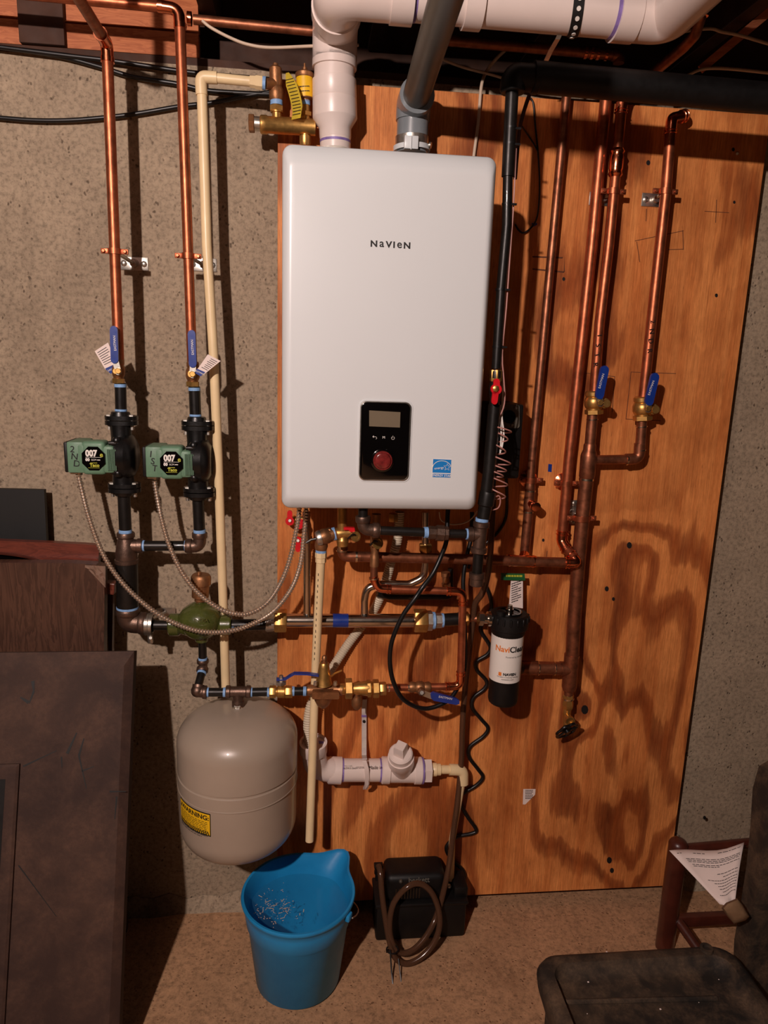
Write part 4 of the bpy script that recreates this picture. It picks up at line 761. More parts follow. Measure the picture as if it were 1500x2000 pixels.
e2t = -tx.cross((to_cam-tx*to_cam.dot(tx)).normalized()); sg = 1 if e2t.x > 0 else -1
if sg < 0:
    _w = wrapf
    def wrapf(cz, a0=0.0, R=None):
        f = _w(cz, -a0, R); return lambda x, y: f(-x, y)
text('Navi', (0, 0, 0), .0158, 'orange_ink', slo, 0, wrapf(.345, -.33), .025, stretch=.98); text('Clean', (0, 0, 0), .0158, 'ink', slo, 0, wrapf(.345, .70), .03, stretch=.94)
text('Powered by NAVIEN', (0, 0, 0), .0044, 'ink', slo, 0, wrapf(.425, .55)); text('NAVIEN', (0, 0, 0), .0072, 'ink', slo, 0, wrapf(.615, .26), .05, stretch=1.0); b = MB(); f = wrapf(.615, -.38); b.add([f(-.003, -.005), f(.005, -.005), f(.005, .005), f(-.003, .005)], [(0, 1, 2, 3)]); b.build('label_mark', 'orange_ink', slo, False)
text('The Leader in Condensing Technology', (0, 0, 0), .0034, 'ink', slo, 0, wrapf(.645, .15), stretch=.8); text('navieninc.com', (0, 0, 0), .0042, 'ink', slo, 0, wrapf(.67, .15))
b = MB(); b.T([(960, 1209, nd), (934, 1208, nd)], 20, 18); b.hexa((944, 1208.5, nd), (934, 1208, nd), 14); b.L((958, 1209, nd), (952, 1209, nd), [(0, 15), (1, 15)], 18); b.build('inlet_union', 'stainless', nf)
b = MB().L((985, 1306, nd), (1012, 1305, .12), [(0, 15), (.4, 16), (.8, 16), (1, 14)], 18); b.build('outlet_port', 'black_plastic', nf)
tg = thing('hang_tag', 'long white paper tag with a dark green header standing behind the filter lid', 'tag', P(1008, 1126, .1))
MB().plate([(998, 1130), (1021, 1132), (1021, 1188), (994, 1184)], .1, .001).build('card', 'paper', tg, False); gc = MB().plate([(978, 1119), (1024, 1120), (1025, 1133), (978, 1132)], .105, .004).build('header', 'green_card', tg, False); b = MB(); lines(b, 999, 1140, 1018, 1180, 9, .1012, -.35); b.build('print', 'ink', tg); b = MB(); lines(b, 988, 1123, 1020, 1130, 1, .1092, .01, .5); b.build('print', 'lime_ink', gc)

# ------------------------------------------------------------------ valves and fittings under the boiler
dr = .2
rv = thing('relief_valve', 'bronze relief valve lying on its side with a silver cap under the boiler', 'valve', P(640, 1050, dr))
b = MB().L((626, 1050, dr+.01), (656, 1042, dr), [(0, 14), (.2, 16), (.5, 15), (.6, 12), (1, 12)], 20); b.L((628, 1056, dr), (627, 1074, dr), [(0, 12), (.6, 13), (1, 11)], 18); b.hexa((640, 1045.5, dr), (648, 1043.5, dr), 15); b.build('body', 'bronze', rv)
part('cap', 'galvanized', rv, 'L', (617, 1052.5, dr+.012), (627, 1050, dr+.01), [(0, 6), (.1, 13), (.5, 15), (1, 15)], 24); part('test_lever', 'black_steel', rv, 'T', [(618, 1052, dr+.012), (608, 1054, dr+.012), (598, 1060, dr+.012)], 5, 8); ring(rv, (650, 1043.5, dr), (656, 1042, dr), 13)
sv = thing('service_valve', 'brass service tee with a red lever on top under the boiler', 'valve', P(670, 1045, dr))
b = MB().L((656, 1042, dr), (690, 1040, dr), [(0, 11), (.3, 12), (.5, 11), (1, 9)], 18); b.L((669, 1040, dr), (669, 1066, dr), [(0, 10), (.5, 10), (.6, 12), (1, 11)], 18); b.L((669, 1040, dr), (668, 990, dr), [(0, 10), (1, 9)], 16); b.build('body', 'brass', sv)
lv = MB().plate([(671, 1028), (692, 1029), (693, 1036), (684, 1037), (680, 1033), (671, 1033)], dr+.006, .012); lv.build('lever', 'red_plastic', sv)
for x, y, lab, r in ((694, 1048, 'round brass tag tied to the red-lever service tee', 10), (737, 1061, 'round brass tag hanging above the copper feed loop', 11.5)):
    t = thing('brass_tag', lab, 'tag', P(x, y, dr+.02)); q = P(x, y, dr+.02); MB().lathe(q, q+V(.001, -.003, .0008), [(0, r*S(q)), (1, r*S(q)), (1, r*.7*S(q)), (.7, r*.65*S(q)), (.7, 0.001)], 24).build('disc', 'brass', t); part('wire', 'black_rubber', t, 'T', [(x, y-3, dr+.024), (x-6, y-4, dr+.03), (x-14, y+4, dr+.02)], 3.5, 8, 0, 4)
for pts, lab in ((((566, 1017), (566, 1001)), 'red-lever drain cock just under the boiler corner, lever up'), (((582, 1056), (582, 1072)), 'red-lever drain cock behind the metal conduits, lever down')):
    (xa, ya), (xb, yb) = pts; t = thing('drain_cock', lab, 'valve', P(xa, ya, .1)); b = MB().L((xa+2, ya, .1), (xa+28, ya-2, .1), [(0, 8), (.3, 10), (.5, 8), (1, 8)], 14); b.L((xa, ya, .08), (xa, ya, .125), [(0, 9), (1, 8)], 14); b.build('body', 'brass', t)
    lv = MB().plate(circ(xa, ya, 8.5, 16), .126, .006); lv.plate(capsule((xa, ya), (xb, yb), 10), .126, .007); lv.build('lever', 'red_plastic', t); part('stem_nut', 'galvanized', t, 'L', (xa, ya, .132), (xa, ya, .138), [(0, 4), (1, 3)], 6)
t = thing('drain_cock', 'small red-lever drain cock half hidden beside the conduits', 'valve', P(586, 1023, .1)); b = MB().L((586, 1023, .08), (586, 1023, .12), [(0, 8), (1, 7)], 14); b.build('body', 'brass', t); lv = MB().plate(circ(586, 1020, 7, 14), .12, .006); lv.plate(capsule((586, 1020), (586, 1028), 9), .12, .007); lv.build('lever', 'red_plastic', t)

# ------------------------------------------------------------------ relief piping: cream plastic pipes
dc = .12
cl = thing('cream_pipe', 'tall cream plastic pipe on the concrete with an elbow at its top', 'pipe', P(440, 1330, dc))
part('pipe', 'cream_cpvc', cl, 'T', [(394, 170, dc), (404, 480, dc), (417, 690, dc), (426, 900, dc), (435, 1150, dc), (441, 1345, dc)], 18, 20)
b = MB().T([(394, 186, dc), (392, 150, dc), (424, 152, dc)], 23, 20, 10); b.build('elbow', 'cream_cpvc', cl); part('pipe', 'cream_cpvc', cl, 'T', [(418, 152, dc), (492, 159.5, dc)], 18.5, 20)
part('adapter', 'cream_cpvc', cl, 'L', (488, 159, dc), (513, 162, dc), [(0, 11), (.4, 11.5), (.5, 13), (1, 13)], 8); ring(cl, (512, 162, dc), (519, 163, dc), 12)
dm = .20
cm = thing('cream_pipe', 'cream plastic discharge pipe hanging from the relief valve down to the blue bucket', 'pipe', P(615, 1360, dm))
b = MB().L((627, 1078, dr), (626.5, 1099, dr), [(0, 10), (.05, 11.5), (.5, 11.5), (.55, 10.5), (.95, 10.5), (1, 9)], 8); b.build('adapter', 'cream_cpvc', cm); ring(cm, (627, 1072, dr), (627, 1079, dr), 10.8)
part('pipe', 'cream_cpvc', cm, 'T', [(626.5, 1096, dr), (617, 1290, dm-.045), (612, 1430, dm-.02), (604.5, 1642, dm)], 16.5, 20)
pr = MB()
for i in range(22): y = 1120+i*11; x = 621-(y-1120)*.047; pr.plate([(x, y), (x+1.4, y), (x+1.2, y+random.uniform(3, 8)), (x, y+5)], dr-.0255+.0 if False else (dr-(y-1096)/194*.045)+.0112, .0003)
pr.build('pipe_print', 'ink', cm, False)

# ------------------------------------------------------------------ brass manifold above the boiler
dt = .10
bmf = thing('brass_manifold', 'golden brass manifold lying above the boiler corner with two risers', 'manifold', P(560, 245, dt))
b = MB().L((508, 243, dt), (616, 249, dt), [(0, 15), (.02, 17), (.12, 17), (.14, 15.5), (1, 15.5)], 24); b.L((541, 240, dt), (540, 202, dt), [(0, 10), (.3, 9), (.5, 9), (.52, 12), (.8, 12), (.85, 11), (1, 11)], 16); b.L((597, 244, dt), (596, 202, dt), [(0, 9), (.4, 9), (.42, 9.5), (.7, 9), (1, 9)], 16); b.L((596, 256, dt), (596, 285, dt), [(0, 8), (.3, 8), (.35, 11), (.8, 11), (1, 9)], 16); b.build('body', 'brass', bmf)
b = MB(); b.hexa((486, 241, dt), (497, 241.6, dt), 17); b.build('plug', 'bronze', bmf); part('plug_thread', 'galvanized', bmf, 'L', (496, 241.5, dt), (509, 242.5, dt), [(0, 13), (1, 13)], 20)
b = MB(); b.hexa((540, 218, dt), (540, 207, dt), 14); b.hexa((596.5, 228, dt), (596.5, 219, dt), 13); b.build('hex_collar', 'brass', bmf)
ring(bmf, (540, 206, dt), (540, 196, dt), 12); ring(bmf, (596, 206, dt), (596, 197, dt), 10)
rb = thing('relief_valve', 'brown bronze relief valve standing on the brass manifold, feeding the cream pipe', 'valve', P(540, 196, dt))
b = MB().L((540, 199, dt), (538, 130, dt), [(0, 11), (.1, 14), (.35, 14), (.45, 11), (.55, 12.5), (.95, 12), (1, 9)], 20); b.L((538, 165, dt), (516, 163, dc), [(0, 11), (1, 10)], 16); b.L((538, 131, dt), (538, 124, dt), [(0, 6), (1, 5)], 10); b.build('body', 'bronze', rb)
va = thing('air_vent', 'yellow-sleeved brass air vent standing on the manifold beside the white flue', 'air vent', P(596, 197, dt))
b = MB().L((596, 200, dt), (595, 152, dt), [(0, 10), (.1, 10), (.14, 16), (1, 16)], 24); b.build('base', 'bronze', va); part('sleeve', 'yellow', va, 'L', (596, 192, dt), (595, 153, dt), [(0, 16.6), (1, 16.6)], 28)
part('cap', 'bronze', va, 'L', (595, 153, dt), (595, 138, dt), [(0, 17), (.1, 18), (.6, 18), (.8, 15), (1, 7)], 22); part('stem', 'bronze', va, 'L', (595, 140, dt), (595, 124, dt), [(0, 5), (.5, 4.5), (.55, 2.5), (1, 2)], 10)
pr = MB(); lines(pr, 584, 168, 604, 186, 2, dt+.0195, -.05, .2); pr.build('print', 'ink', va)
yt = thing('yellow_tag', 'curled yellow printed tag dangling beside the brown relief valve', 'tag', P(565, 150, dt))
rs = []
q = [P(561, 142, .12), P(567, 160, .13), P(575, 185, .14), P(580, 210, .14), P(578, 232, .132)]; q = smooth(q, 4)
wdt = [.004+.012*min(1, i/5)*(1 if i < len(q)-4 else .8) for i in range(len(q))]
ta = V(.75, -.65, 0)
MB().rings([[p-ta*w_, p+ta*w_, p+ta*w_+V(.0006, .0006, 0), p-ta*w_+V(.0006, .0006, 0)] for p, w_ in zip(q, wdt)]).build('card', 'yellow_tag', yt)
b = MB(); nn = V(-.0004, -.0006, .0002)
for i in range(3, len(q)-2):
    p = q[i]; b.add([p-ta*.012+nn, p+ta*.012+nn, p+ta*.012+nn-V(0, 0, .0015), p-ta*.012+nn-V(0, 0, .0015)], [(0, 1, 2, 3)])
b.build('print', 'ink', yt, False)

# ------------------------------------------------------------------ metal conduits, cords, hoses
def cord(name, label, cat, m, pts, wd, cr=7, n=10, group=None):
    q = [P(*clampd(p)) for p in pts]; k = S(q[len(q)//2]); return tag(MB().tube(smooth(q, cr), wd*k/2, n).build(name, m), label, cat, group)
def conduit(label, pts):
    t = thing('flexible_conduit', label, 'conduit', P(*pts[0]), 'flexible conduits'); corr(pts, 8.6, .0074, .0014).build('metal_hose', 'conduit', t); return t
ppd = PD+.01
conduit('ribbed metal conduit drooping from the pump marked 2ND to the boiler', [(153.5, 930, ppd), (160, 958, ppd), (175, 1015, ppd), (199, 1078, ppd+.02), (229, 1126, ppd+.04), (268, 1168, ppd+.05), (316, 1204, ppd+.06), (370, 1228, ppd+.06), (415, 1235, ppd+.06), (460, 1230, ppd+.06), (500, 1215, ppd+.05), (536, 1192, ppd+.06), (569, 1150, ppd+.06), (587, 1101, ppd+.06), (594, 1044, ppd+.05), (597, 1015, ppd+.04), (598, 985, ppd+.03)])
conduit('ribbed metal conduit drooping from the pump marked 1ST to the boiler', [(302, 939, ppd), (307, 970, ppd), (316, 1015, ppd), (331, 1066, ppd+.02), (355, 1117, ppd+.04), (385, 1156, ppd+.06), (424, 1186, ppd+.08), (460, 1199, ppd+.08), (490, 1197, ppd+.08), (524, 1175, ppd+.08), (551, 1133, ppd+.08), (567, 1089, ppd+.07), (577, 1044, ppd+.06), (583, 1011, ppd+.05), (585, 982, ppd+.04)])
cw = .012
cord('black_cable', 'black cable sagging low across the concrete behind the copper risers', 'cable', 'black_rubber', [(-60, 224, cw), (0, 230, cw), (67, 235, cw), (133, 235, cw), (200, 230, cw), (267, 222, cw), (350, 208, cw), (417, 200, cw), (500, 184, cw), (538, 179, cw)], 8.5)
cord('black_cable', 'black cable along the sill at the very top of the concrete', 'cable', 'black_rubber', [(-60, 84, .02), (0, 92, .02), (127, 108, .02), (220, 119, .02), (347, 138, .014), (420, 146, .012), (538, 156, .012)], 9)
cord('black_cable', 'black cable peeling down from the sill behind the copper risers', 'cable', 'black_rubber', [(60, 100, .012), (127, 112, .012), (200, 132, .012), (260, 150, .012), (347, 164, .012), (407, 177, .012), (500, 183, .012), (538, 184, .012)], 9)
cord('white_cable', 'thin white cable sagging under the dark ceiling beside the flue elbow', 'cable', 'white_cable', [(395, 40, .12), (412, 54, .12), (450, 74, .12), (485, 87, .12), (530, 93, .12), (612, 90, .12), (700, 88, .1)], 6)
cord('white_cable', 'white cable dropping behind the boiler beside the black gas pipe', 'cable', 'white_cable', [(990, 95, .03), (970, 114, .03), (950, 140, .03), (940, 170, .03), (934, 240, .03), (926, 300, .03), (922, 340, .03)], 6.5)
cord('white_cable', 'pale cable tied loosely below the copper bend under the dark ceiling', 'cable', 'white_cable', [(1230, 74, .2), (1290, 68, .2), (1380, 56, .2), (1410, 62, .2), (1445, 69, .2), (1500, 85, .2), (1560, 100, .2)], 6)
cord('white_cable', 'pale cable along the dark sill above the plywood', 'cable', 'white_cable', [(1300, 158, .14), (1335, 150, .14), (1372, 135, .14), (1420, 134, .14), (1500, 142, .14), (1570, 150, .14)], 6)
cord('white_cable', 'dim pale cable crossing behind the black gas elbow', 'cable', 'white_cable', [(850, 110, .04), (900, 130, .04), (960, 146, .04), (1010, 160, .04), (1080, 172, .04), (1190, 180, .04)], 5)
cord('black_cable', 'thin black wire hanging beside the gas pipe with a blue connector', 'cable', 'black_rubber', [(1032, 190, .03), (1041, 200, .03), (1045, 240, .03), (1050, 290, .03), (1053, 330, .03), (1054, 365, .03), (1052, 405, .03), (1047, 430, .04), (1036, 446, .045), (1022, 455, .045), (1012, 448, .045), (1006, 438, .05)], 3.6)
tag(MB().L((1038, 440, .047), (1047, 438, .045), [(0, 4.5), (1, 4.5)], 10).build('wire_connector', 'blue_vinyl'), 'small blue connector on the thin black wire', 'connector')
cord('black_cable', 'thin black wire crossing to the small wire clip', 'cable', 'black_rubber', [(1018, 245, .08), (1030, 262, .05), (1042, 280, .035), (1050, 295, .03), (1062, 196, .028)][:4], 3)
cord('brown_cable', 'brown cable slipping down behind the black elbow', 'cable', 'mahogany', [(1042, 160, .25), (1034, 185, .25), (1024, 215, .25), (1015, 250, .25), (1010, 300, .25), (1006, 350, .25)], 8)
pts = [(1008, 290, .31), (1003, 400, .31), (996, 500, .31), (989, 600, .31), (981, 690, .31), (984, 740, .31), (986, 780, .31), (980, 805, .31), (966, 826, .31)]
q = [P(*p) for p in pts]
for i in range(0, 8*12+1):
    tt = i/12; a = 2*math.pi*tt; y = 836+17.5*tt-(6*math.sin(tt*1.3)); x = 981-1.2*tt+4*math.sin(tt*2.1); c_ = P(x, y, .31); r_ = .0205-.006*abs(math.sin(tt*.9)); q.append(c_+V(-math.cos(a)*r_, -math.sin(a)*r_*.8, .004*math.sin(a+1)))
q += [P(974, 968, .31), P(977, 982, .31), P(972, 993, .31), (P(960, 996, .3))]
tag(MB().tube(smooth(q, 3), .0017, 7).build('sensor_wire', 'salmon'), 'thin pinkish wire wound into a loose coil beside the boiler', 'wire')
cord('white_wire', 'pair of white wires passing inside the pinkish coil', 'wire', 'white_ink', [(983, 735, .29), (981, 790, .29), (978, 820, .3), (979, 850, .3), (977, 885, .3)], 3.4); cord('white_wire', 'second white wire passing inside the pinkish coil', 'wire', 'white_ink', [(979, 800, .295), (981, 822, .3), (984, 850, .3), (979, 880, .3)], 3.4)
cord('power_cord', 'black power cord hanging from the boiler in a wide loop', 'cord', 'black_rubber', [(876, 985, .22), (874, 1010, .22), (872, 1055, .23), (862, 1085, .23), (846, 1119, .24), (826, 1146, .24), (811, 1168, .25), (788, 1200, .25), (771, 1236, .25), (763, 1265, .245), (762, 1300, .24), (770, 1336, .23), (790, 1368, .22), (830, 1384, .21), (872, 1370, .2), (893, 1345, .18), (905, 1315, .16), (909, 1275, .15), (906, 1180, .14), (905, 1128, .13), (912, 1085, .12), (920, 1050, .1), (922, 1000, .09)], 9)
cord('black_cable', 'short black cable curving under the boiler behind the gas tee', 'cable', 'black_rubber', [(985, 900, .05), (990, 960, .05), (988, 1010, .05), (972, 1040, .05), (950, 1060, .06), (926, 1080, .06), (915, 1110, .06)], 6)
cord('grey_cable', 'thin pale wire looping just below the boiler', 'wire', 'white_cable', [(858, 1000, .2), (862, 1016, .2), (880, 1024, .2), (905, 1022, .2), (922, 1012, .2), (932, 998, .2)], 2.6)
cord('coiled_cord', 'wavy black cord running down the plywood to the condensate pump', 'cord', 'black_rubber', [(947, 1140, .05), (957, 1165, .05), (959, 1190, .05), (944, 1215, .05), (939, 1232, .05), (957, 1262, .06), (952, 1278, .06), (931, 1292, .05), (931, 1308, .045), (950, 1330, .05), (946, 1345, .05), (925, 1362, .045), (922, 1382, .045), (940, 1405, .05), (953, 1422, .05), (944, 1438, .05), (918, 1458, .05), (916, 1478, .05), (934, 1503, .05), (943, 1518, .05), (930, 1534, .05), (903, 1551, .05), (899, 1568, .05), (913, 1595, .05), (930, 1620, .05), (921, 1628, .05), (893, 1634, .05), (874, 1650, .06), (873, 1664, .06), (886, 1682, .06), (904, 1700, .06), (907, 1716, .06), (893, 1726, .07), (878, 1722, .08)], 7.5, 6)
# clear drain tube with its coil on the floor
q = [(964, 955, .19), (961, 1020, .19), (957, 1085, .19), (951, 1130, .18), (941, 1160, .17), (928, 1180, .15), (922, 1225, .13), (914, 1290, .11), (907, 1360, .1), (903, 1420, .1), (901, 1485, .1), (894, 1560, .11), (886, 1620, .12), (880, 1670, .14), (870, 1725, .16), (853, 1787, .19), (833, 1827, .22), (806, 1856, .24), (780, 1860, .245), (764, 1835, .24), (761, 1800, .22), (770, 1762, .2), (795, 1733, .19), (820, 1726, .185), (842, 1742, .19), (856, 1775, .2), (858, 1810, .22), (846, 1843, .24), (822, 1870, .255), (793, 1882, .26), (770, 1868, .255), (760, 1835, .24), (752, 1790, .21), (746, 1745, .18), (743, 1705, .15), (739, 1690, .13)]
cord('drain_tube', 'brownish clear drain tube looped in front of the condensate pump', 'tube', 'vinyl_tube', q, 11.5, 7, 14)
zt = thing('zip_tie', 'black zip tie with long tails binding the clear tube loop', 'zip tie', P(765, 1855, .255))
c = P(766, 1852, .252); b = MB().tube([c+V(.016*math.cos(a), .011*math.sin(a)-.004, .004*math.sin(a)) for a in [2*math.pi*i/14 for i in range(14)]], .0022, 6, closed=True); b.box(c+V(-.014, -.008, 0), (.008, .008, .006)); b.build('loop', 'black_rubber', zt)
part('tail', 'black_rubber', zt, 'T', [(762, 1855, .262), (765, 1900, .29), (769, 1932, .318), (777, 1949, .337)], 3, 6, 0, 4); part('tail', 'black_rubber', zt, 'T', [(778, 1872, .266), (782, 1905, .292), (786, 1935, .32), (795, 1951, .338)], 2.4, 6, 0, 4)
t = thing('flexible_hose', 'cream ribbed hose slanting behind the pipes down to the white drain elbow', 'hose', P(660, 1290, .06)); corr([(781, 1000, .1), (776, 1055, .095), (763, 1100, .09), (750, 1145, .08), (731, 1190, .068), (705, 1225, .068), (680, 1258, .072), (652, 1300, .085), (625, 1342, .1), (606, 1380, .12), (601, 1420, .13), (605, 1456, .13), (612, 1475, .13)], 17, .0062, .0012).build('ribbed_hose', 'cream_hose', t)

# ------------------------------------------------------------------ white drain trap on the plywood
dd = .10
dp = thing('drain_pipe', 'white plastic drain pipe with a square cleanout plug strapped to the plywood', 'drain pipe', P(740, 1504, dd))
part('pipe', 'white_pvc', dp, 'T', [(660, 1504, dd), (752, 1504, dd)], 44, 30)
b = MB().T([(612, 1456, dd+.035), (616, 1500, dd+.01), (664, 1505, dd)], 47, 28, 36); b.L((640, 1504, dd), (668, 1505, dd), [(0, 23), (.1, 26), (.95, 26), (1, 23)], 30); b.L((612, 1470, dd+.03), (612, 1449, dd+.036), [(0, 24), (.15, 27), (1, 27), (1, 23), (.3, 23)], 30, False); b.build('elbow', 'white_pvc', dp)
for x0_ in (668, 741): ring(dp, (x0_, 1504, dd), (x0_+3, 1504, dd), 22.6, 'purple', 'primer_band')
ring(dp, (823, 1505, dd), (826, 1505, dd), 25.5, 'purple', 'primer_band'); pi = MB().plate([(622, 1446), (632, 1448), (633, 1462), (624, 1458)], dd+.03, .001).build('primer_smear', 'purple', dp, False)
b = MB().L((744, 1504, dd), (824, 1505, dd), [(0, 23), (.03, 26), (.2, 26), (.22, 23.5), (.8, 23.5), (.82, 26), (.97, 26), (1, 24)], 30); b.L((785, 1508, dd), (783, 1478, dd+.04), [(0, 20), (.6, 24), (.65, 25.5), (1, 25.5)], 28); b.build('tee', 'white_pvc', dp)
b = MB().L((783, 1482, dd+.035), (782.5, 1470, dd+.05), [(0, 23), (.1, 23.5), (.9, 23.5), (1, 21)], 28); b.build('cleanout_plug', 'white_pvc', dp)
p0 = P(782.5, 1472, dd+.05); p1 = P(782.5, 1456, dd+.068); k = S(p0); MB().lathe(p0, p1, [(0, 15*k), (.9, 14.5*k), (1, 13*k)], 4, True, .12).build('square_head', 'white_pvc', dp)
b = MB().L((825, 1505, dd), (841, 1505, dd), [(0, 22), (.1, 24), (1, 24)], 6); b.build('bushing', 'white_pvc', dp)
part('adapter', 'cream_cpvc', dp, 'L', (840, 1503, dd), (860, 1503, dd), [(0, 10), (.2, 13), (.6, 13), (.62, 11.5), (1, 11.5)], 12); part('small_pipe', 'cream_cpvc', dp, 'T', [(856, 1503, dd), (884, 1503, dd)], 17, 18)
part('small_elbow', 'cream_cpvc', dp, 'T', [(878, 1503, dd), (904, 1504, dd), (904, 1530, dd)], 22, 18, 12); part('riser', 'cream_cpvc', dp, 'T', [(904, 1520, dd), (883, 1640, dd), (880.5, 1718, dd)], 12.5, 16)
text('Made in', P(733, 1499, dd+.0305), .011, 'ink', dp, 0, stretch=.8); text('07:27:55 AM', P(708, 1499, dd+.0305), .0062, 'ink', dp, 0, stretch=.8); text('ASTM D 2665', P(683, 1500.5, dd+.0305), .0056, 'ink', dp, 0, stretch=.8); text('PVC 1120', P(680, 1496, dd+.0305), .0036, 'ink', dp, 0)
hs = thing('pipe_hanger', 'narrow white plastic hanger strap holding the drain pipe', 'hanger', P(711, 1390, .06))
ribbon([P(712, 1366, .056), P(711, 1383, .058), P(711, 1440, .064), P(711, 1476, dd*.85), P(712, 1484, dd+.02)], .0135, .004).build('strap', 'dirty_white', hs)
for y in (1409,): MB().plate(circ(711, y, 3, 10), .0665, .0012).build('strap_hole', 'ink', hs)
MB().plate([(706, 1396), (716, 1397), (716, 1400), (706, 1400)], .0655, .002).build('primer_smear', 'purple', hs)
q = [P(711, 1484, dd+.028), P(716, 1500, dd+.033), P(717, 1518, dd+.03), P(716, 1532, dd+.015), P(713, 1538, dd)]; ribbon(q, .012, .006).build('hook', 'white_pvc', hs); b = MB().tube([P(716, 1500, dd+.034), P(719, 1530, dd+.028), P(715, 1538, dd+.01)], .004, 8); b.build('hook_rib', 'white_pvc', hs)

# ------------------------------------------------------------------ expansion tank
tkd = .205
tk = thing('expansion_tank', 'round grey steel expansion tank hanging from the black pipe tee', 'tank', P(464, 1660, tkd))
tA = P(464, 1385, tkd); zb_ = P(464, 1640, tkd).z; Rt = 114*S(P(464, 1520, tkd)); tx_ = tA.x
Hh = tA.z-zb_; TA = V(tx_, tA.y, tA.z); TB = V(tx_, tA.y, zb_)
prof = [(0, .01)]+[(.20*(1-math.cos(math.radians(a))), Rt*math.sin(math.radians(a))**.7) for a in (5, 10, 16, 22, 28, 34, 40, 46, 52, 58, 64, 70, 76, 83, 90)]
prof += [(.400, Rt), (.404, Rt*.984), (.412, Rt*.98), (.418, Rt*.984), (.423, Rt*.999), (.506, Rt), (.508, Rt*1.006), (.514, Rt*1.006), (.516, Rt*.99), (.80, Rt*.988)]
prof += [(.80+.2*math.sin(math.radians(a)), Rt*.988*max(.02, math.cos(math.radians(a)))**.5) for a in (8, 16, 24, 32, 40, 48, 56, 63, 70, 77, 84, 89)]
MB().lathe(TA, TB, prof, 64).build('shell', 'tank_gray', tk, True, 30)
part('neck', 'galvanized', tk, 'L', (464.5, 1376, fdp), (464, 1391, tkd), [(0, 11), (.55, 11), (.6, 8), (1, 8)], 6)
def tw(u, z, R=Rt*.992): return TA+V(R*math.sin(u), -R*math.cos(u), -z)
u0, u1, z0_, z1_ = -1.13, -.36, Hh*.530, Hh*.695
def patch(name, ua, ub, za, zb2, R, m, par, n=12):
    b = MB(); rs = [[tw(ua+(ub-ua)*i/n, za, R), tw(ua+(ub-ua)*i/n, zb2, R)] for i in range(n+1)]
    b.add([p for r in rs for p in r], [(2*i, 2*i+2, 2*i+3, 2*i+1) for i in range(n)]); return b.build(name, m, par, False)
wl = patch('warning_label', u0, u1, z0_, z1_, Rt*.991, 'ink', tk); patch('label_face', u0+.014, u1-.014, z0_+.003, z1_-.003, Rt*.9935, 'yellow', wl)
hh = z1_-z0_
text('WARNING:', (0, 0, 0), .0125, 'ink', wl, 0, lambda x, y: tw((u0+u1)/2+.035+x/Rt, z0_+.014-y, Rt*.996), .03, stretch=1.12)
b = MB(); b.add([tw(u0+.03, z0_+.019, Rt*.996), tw(u0+.10, z0_+.019, Rt*.996), tw(u0+.065, z0_+.008, Rt*.996)], [(0, 1, 2)])
for r in range(10):
    z = z0_+.025+r*.0047; u = u0+.05; ue = u1-.06-(.12*random.random() if r == 9 else 0)
    while u < ue:
        uw = min(random.uniform(.05, .12), ue-u); b.add([tw(u, z, Rt*.996), tw(u+uw, z, Rt*.9965), tw(u+uw, z+.0016, Rt*.9965), tw(u, z+.0016, Rt*.996)], [(0, 1, 2, 3)]); u += uw+.015
for i in range(17):
    u = u0+.02+i*(u1-u0-.05)/17; b.add([tw(u, z1_-.013, Rt*.996), tw(u+.02, z1_-.013, Rt*.996), tw(u+.05, z1_-.003, Rt*.996), tw(u+.03, z1_-.003, Rt*.996)], [(0, 1, 2, 3)])
b.build('label_print', 'ink', wl, False)

# ------------------------------------------------------------------ bucket
bc = PZ(582, 1905, 0); zr = .268; Rr, Rb = .148, .113
bk_ = thing('bucket', 'blue plastic bucket with a pouring spout, part filled with water', 'bucket', (bc.x, bc.y, 0))
def bring_(r, z, sp, n=72):
    out = []; a_s = math.radians(48)
    for k in range(n):
        a = 2*math.pi*k/n; da = (a-a_s+math.pi) % (2*math.pi)-math.pi; f = math.exp(-(da/.25)**2)*sp; out.append(V(bc.x+(r+f*.05)*math.cos(a), bc.y+(r+f*.05)*math.sin(a), z+f*.004))
    return out
rw = lambda z: Rb+(Rr-.006-Rb)*(z/zr)
rs = [bring_(Rb-.012, .0, 0), bring_(Rb, .008, 0), bring_(rw(.19), .19, 0), bring_(rw(.192)+.004, .194, .05), bring_(rw(.235)+.004, .235, .35), bring_(rw(.25)+.004, .252, .75), bring_(Rr+.001, zr-.012, 1), bring_(Rr+.003, zr-.004, 1), bring_(Rr+.001, zr, 1), bring_(Rr-.005, zr-.001, 1), bring_(Rr-.0075, zr-.008, 1), bring_(rw(.235)-.003, .235, .35), bring_(rw(.19)-.003, .19, .0), bring_(Rb-.003, .012, 0), bring_(.01, .010, 0)]
MB().rings(rs).build('pail', 'bucket_blue', bk_, True, 50)
zw = .212
wr = bring_(rw(zw)-.0035, zw, .12); MB().add(wr, [tuple(range(len(wr)))]).build('water_surface', 'water', bk_, False)
b = MB()
for i in range(150):
    a = random.gauss(2.9, .5); r = abs(random.gauss(.05, .035)); p = V(bc.x-.02+r*math.cos(a)*1.2+random.gauss(0, .02), bc.y-.01+r*math.sin(a)+random.gauss(0, .02), zw+.0003)
    if (p.xy-bc.xy).length > .12: continue
    s_ = random.uniform(.0006, .0022); u = random.uniform(0, 3.1); e = V(math.cos(u), math.sin(u), 0)*s_*random.choice((1, 1, 3)); f_ = V(-math.sin(u), math.cos(u), 0)*s_*.5; b.add([p-e-f_, p+e-f_, p+e+f_, p-e+f_], [(0, 1, 2, 3)])
o = b.build('floating_dust', 'white_cable', bk_, False); o['kind'] = 'stuff'
la = math.radians(-30)
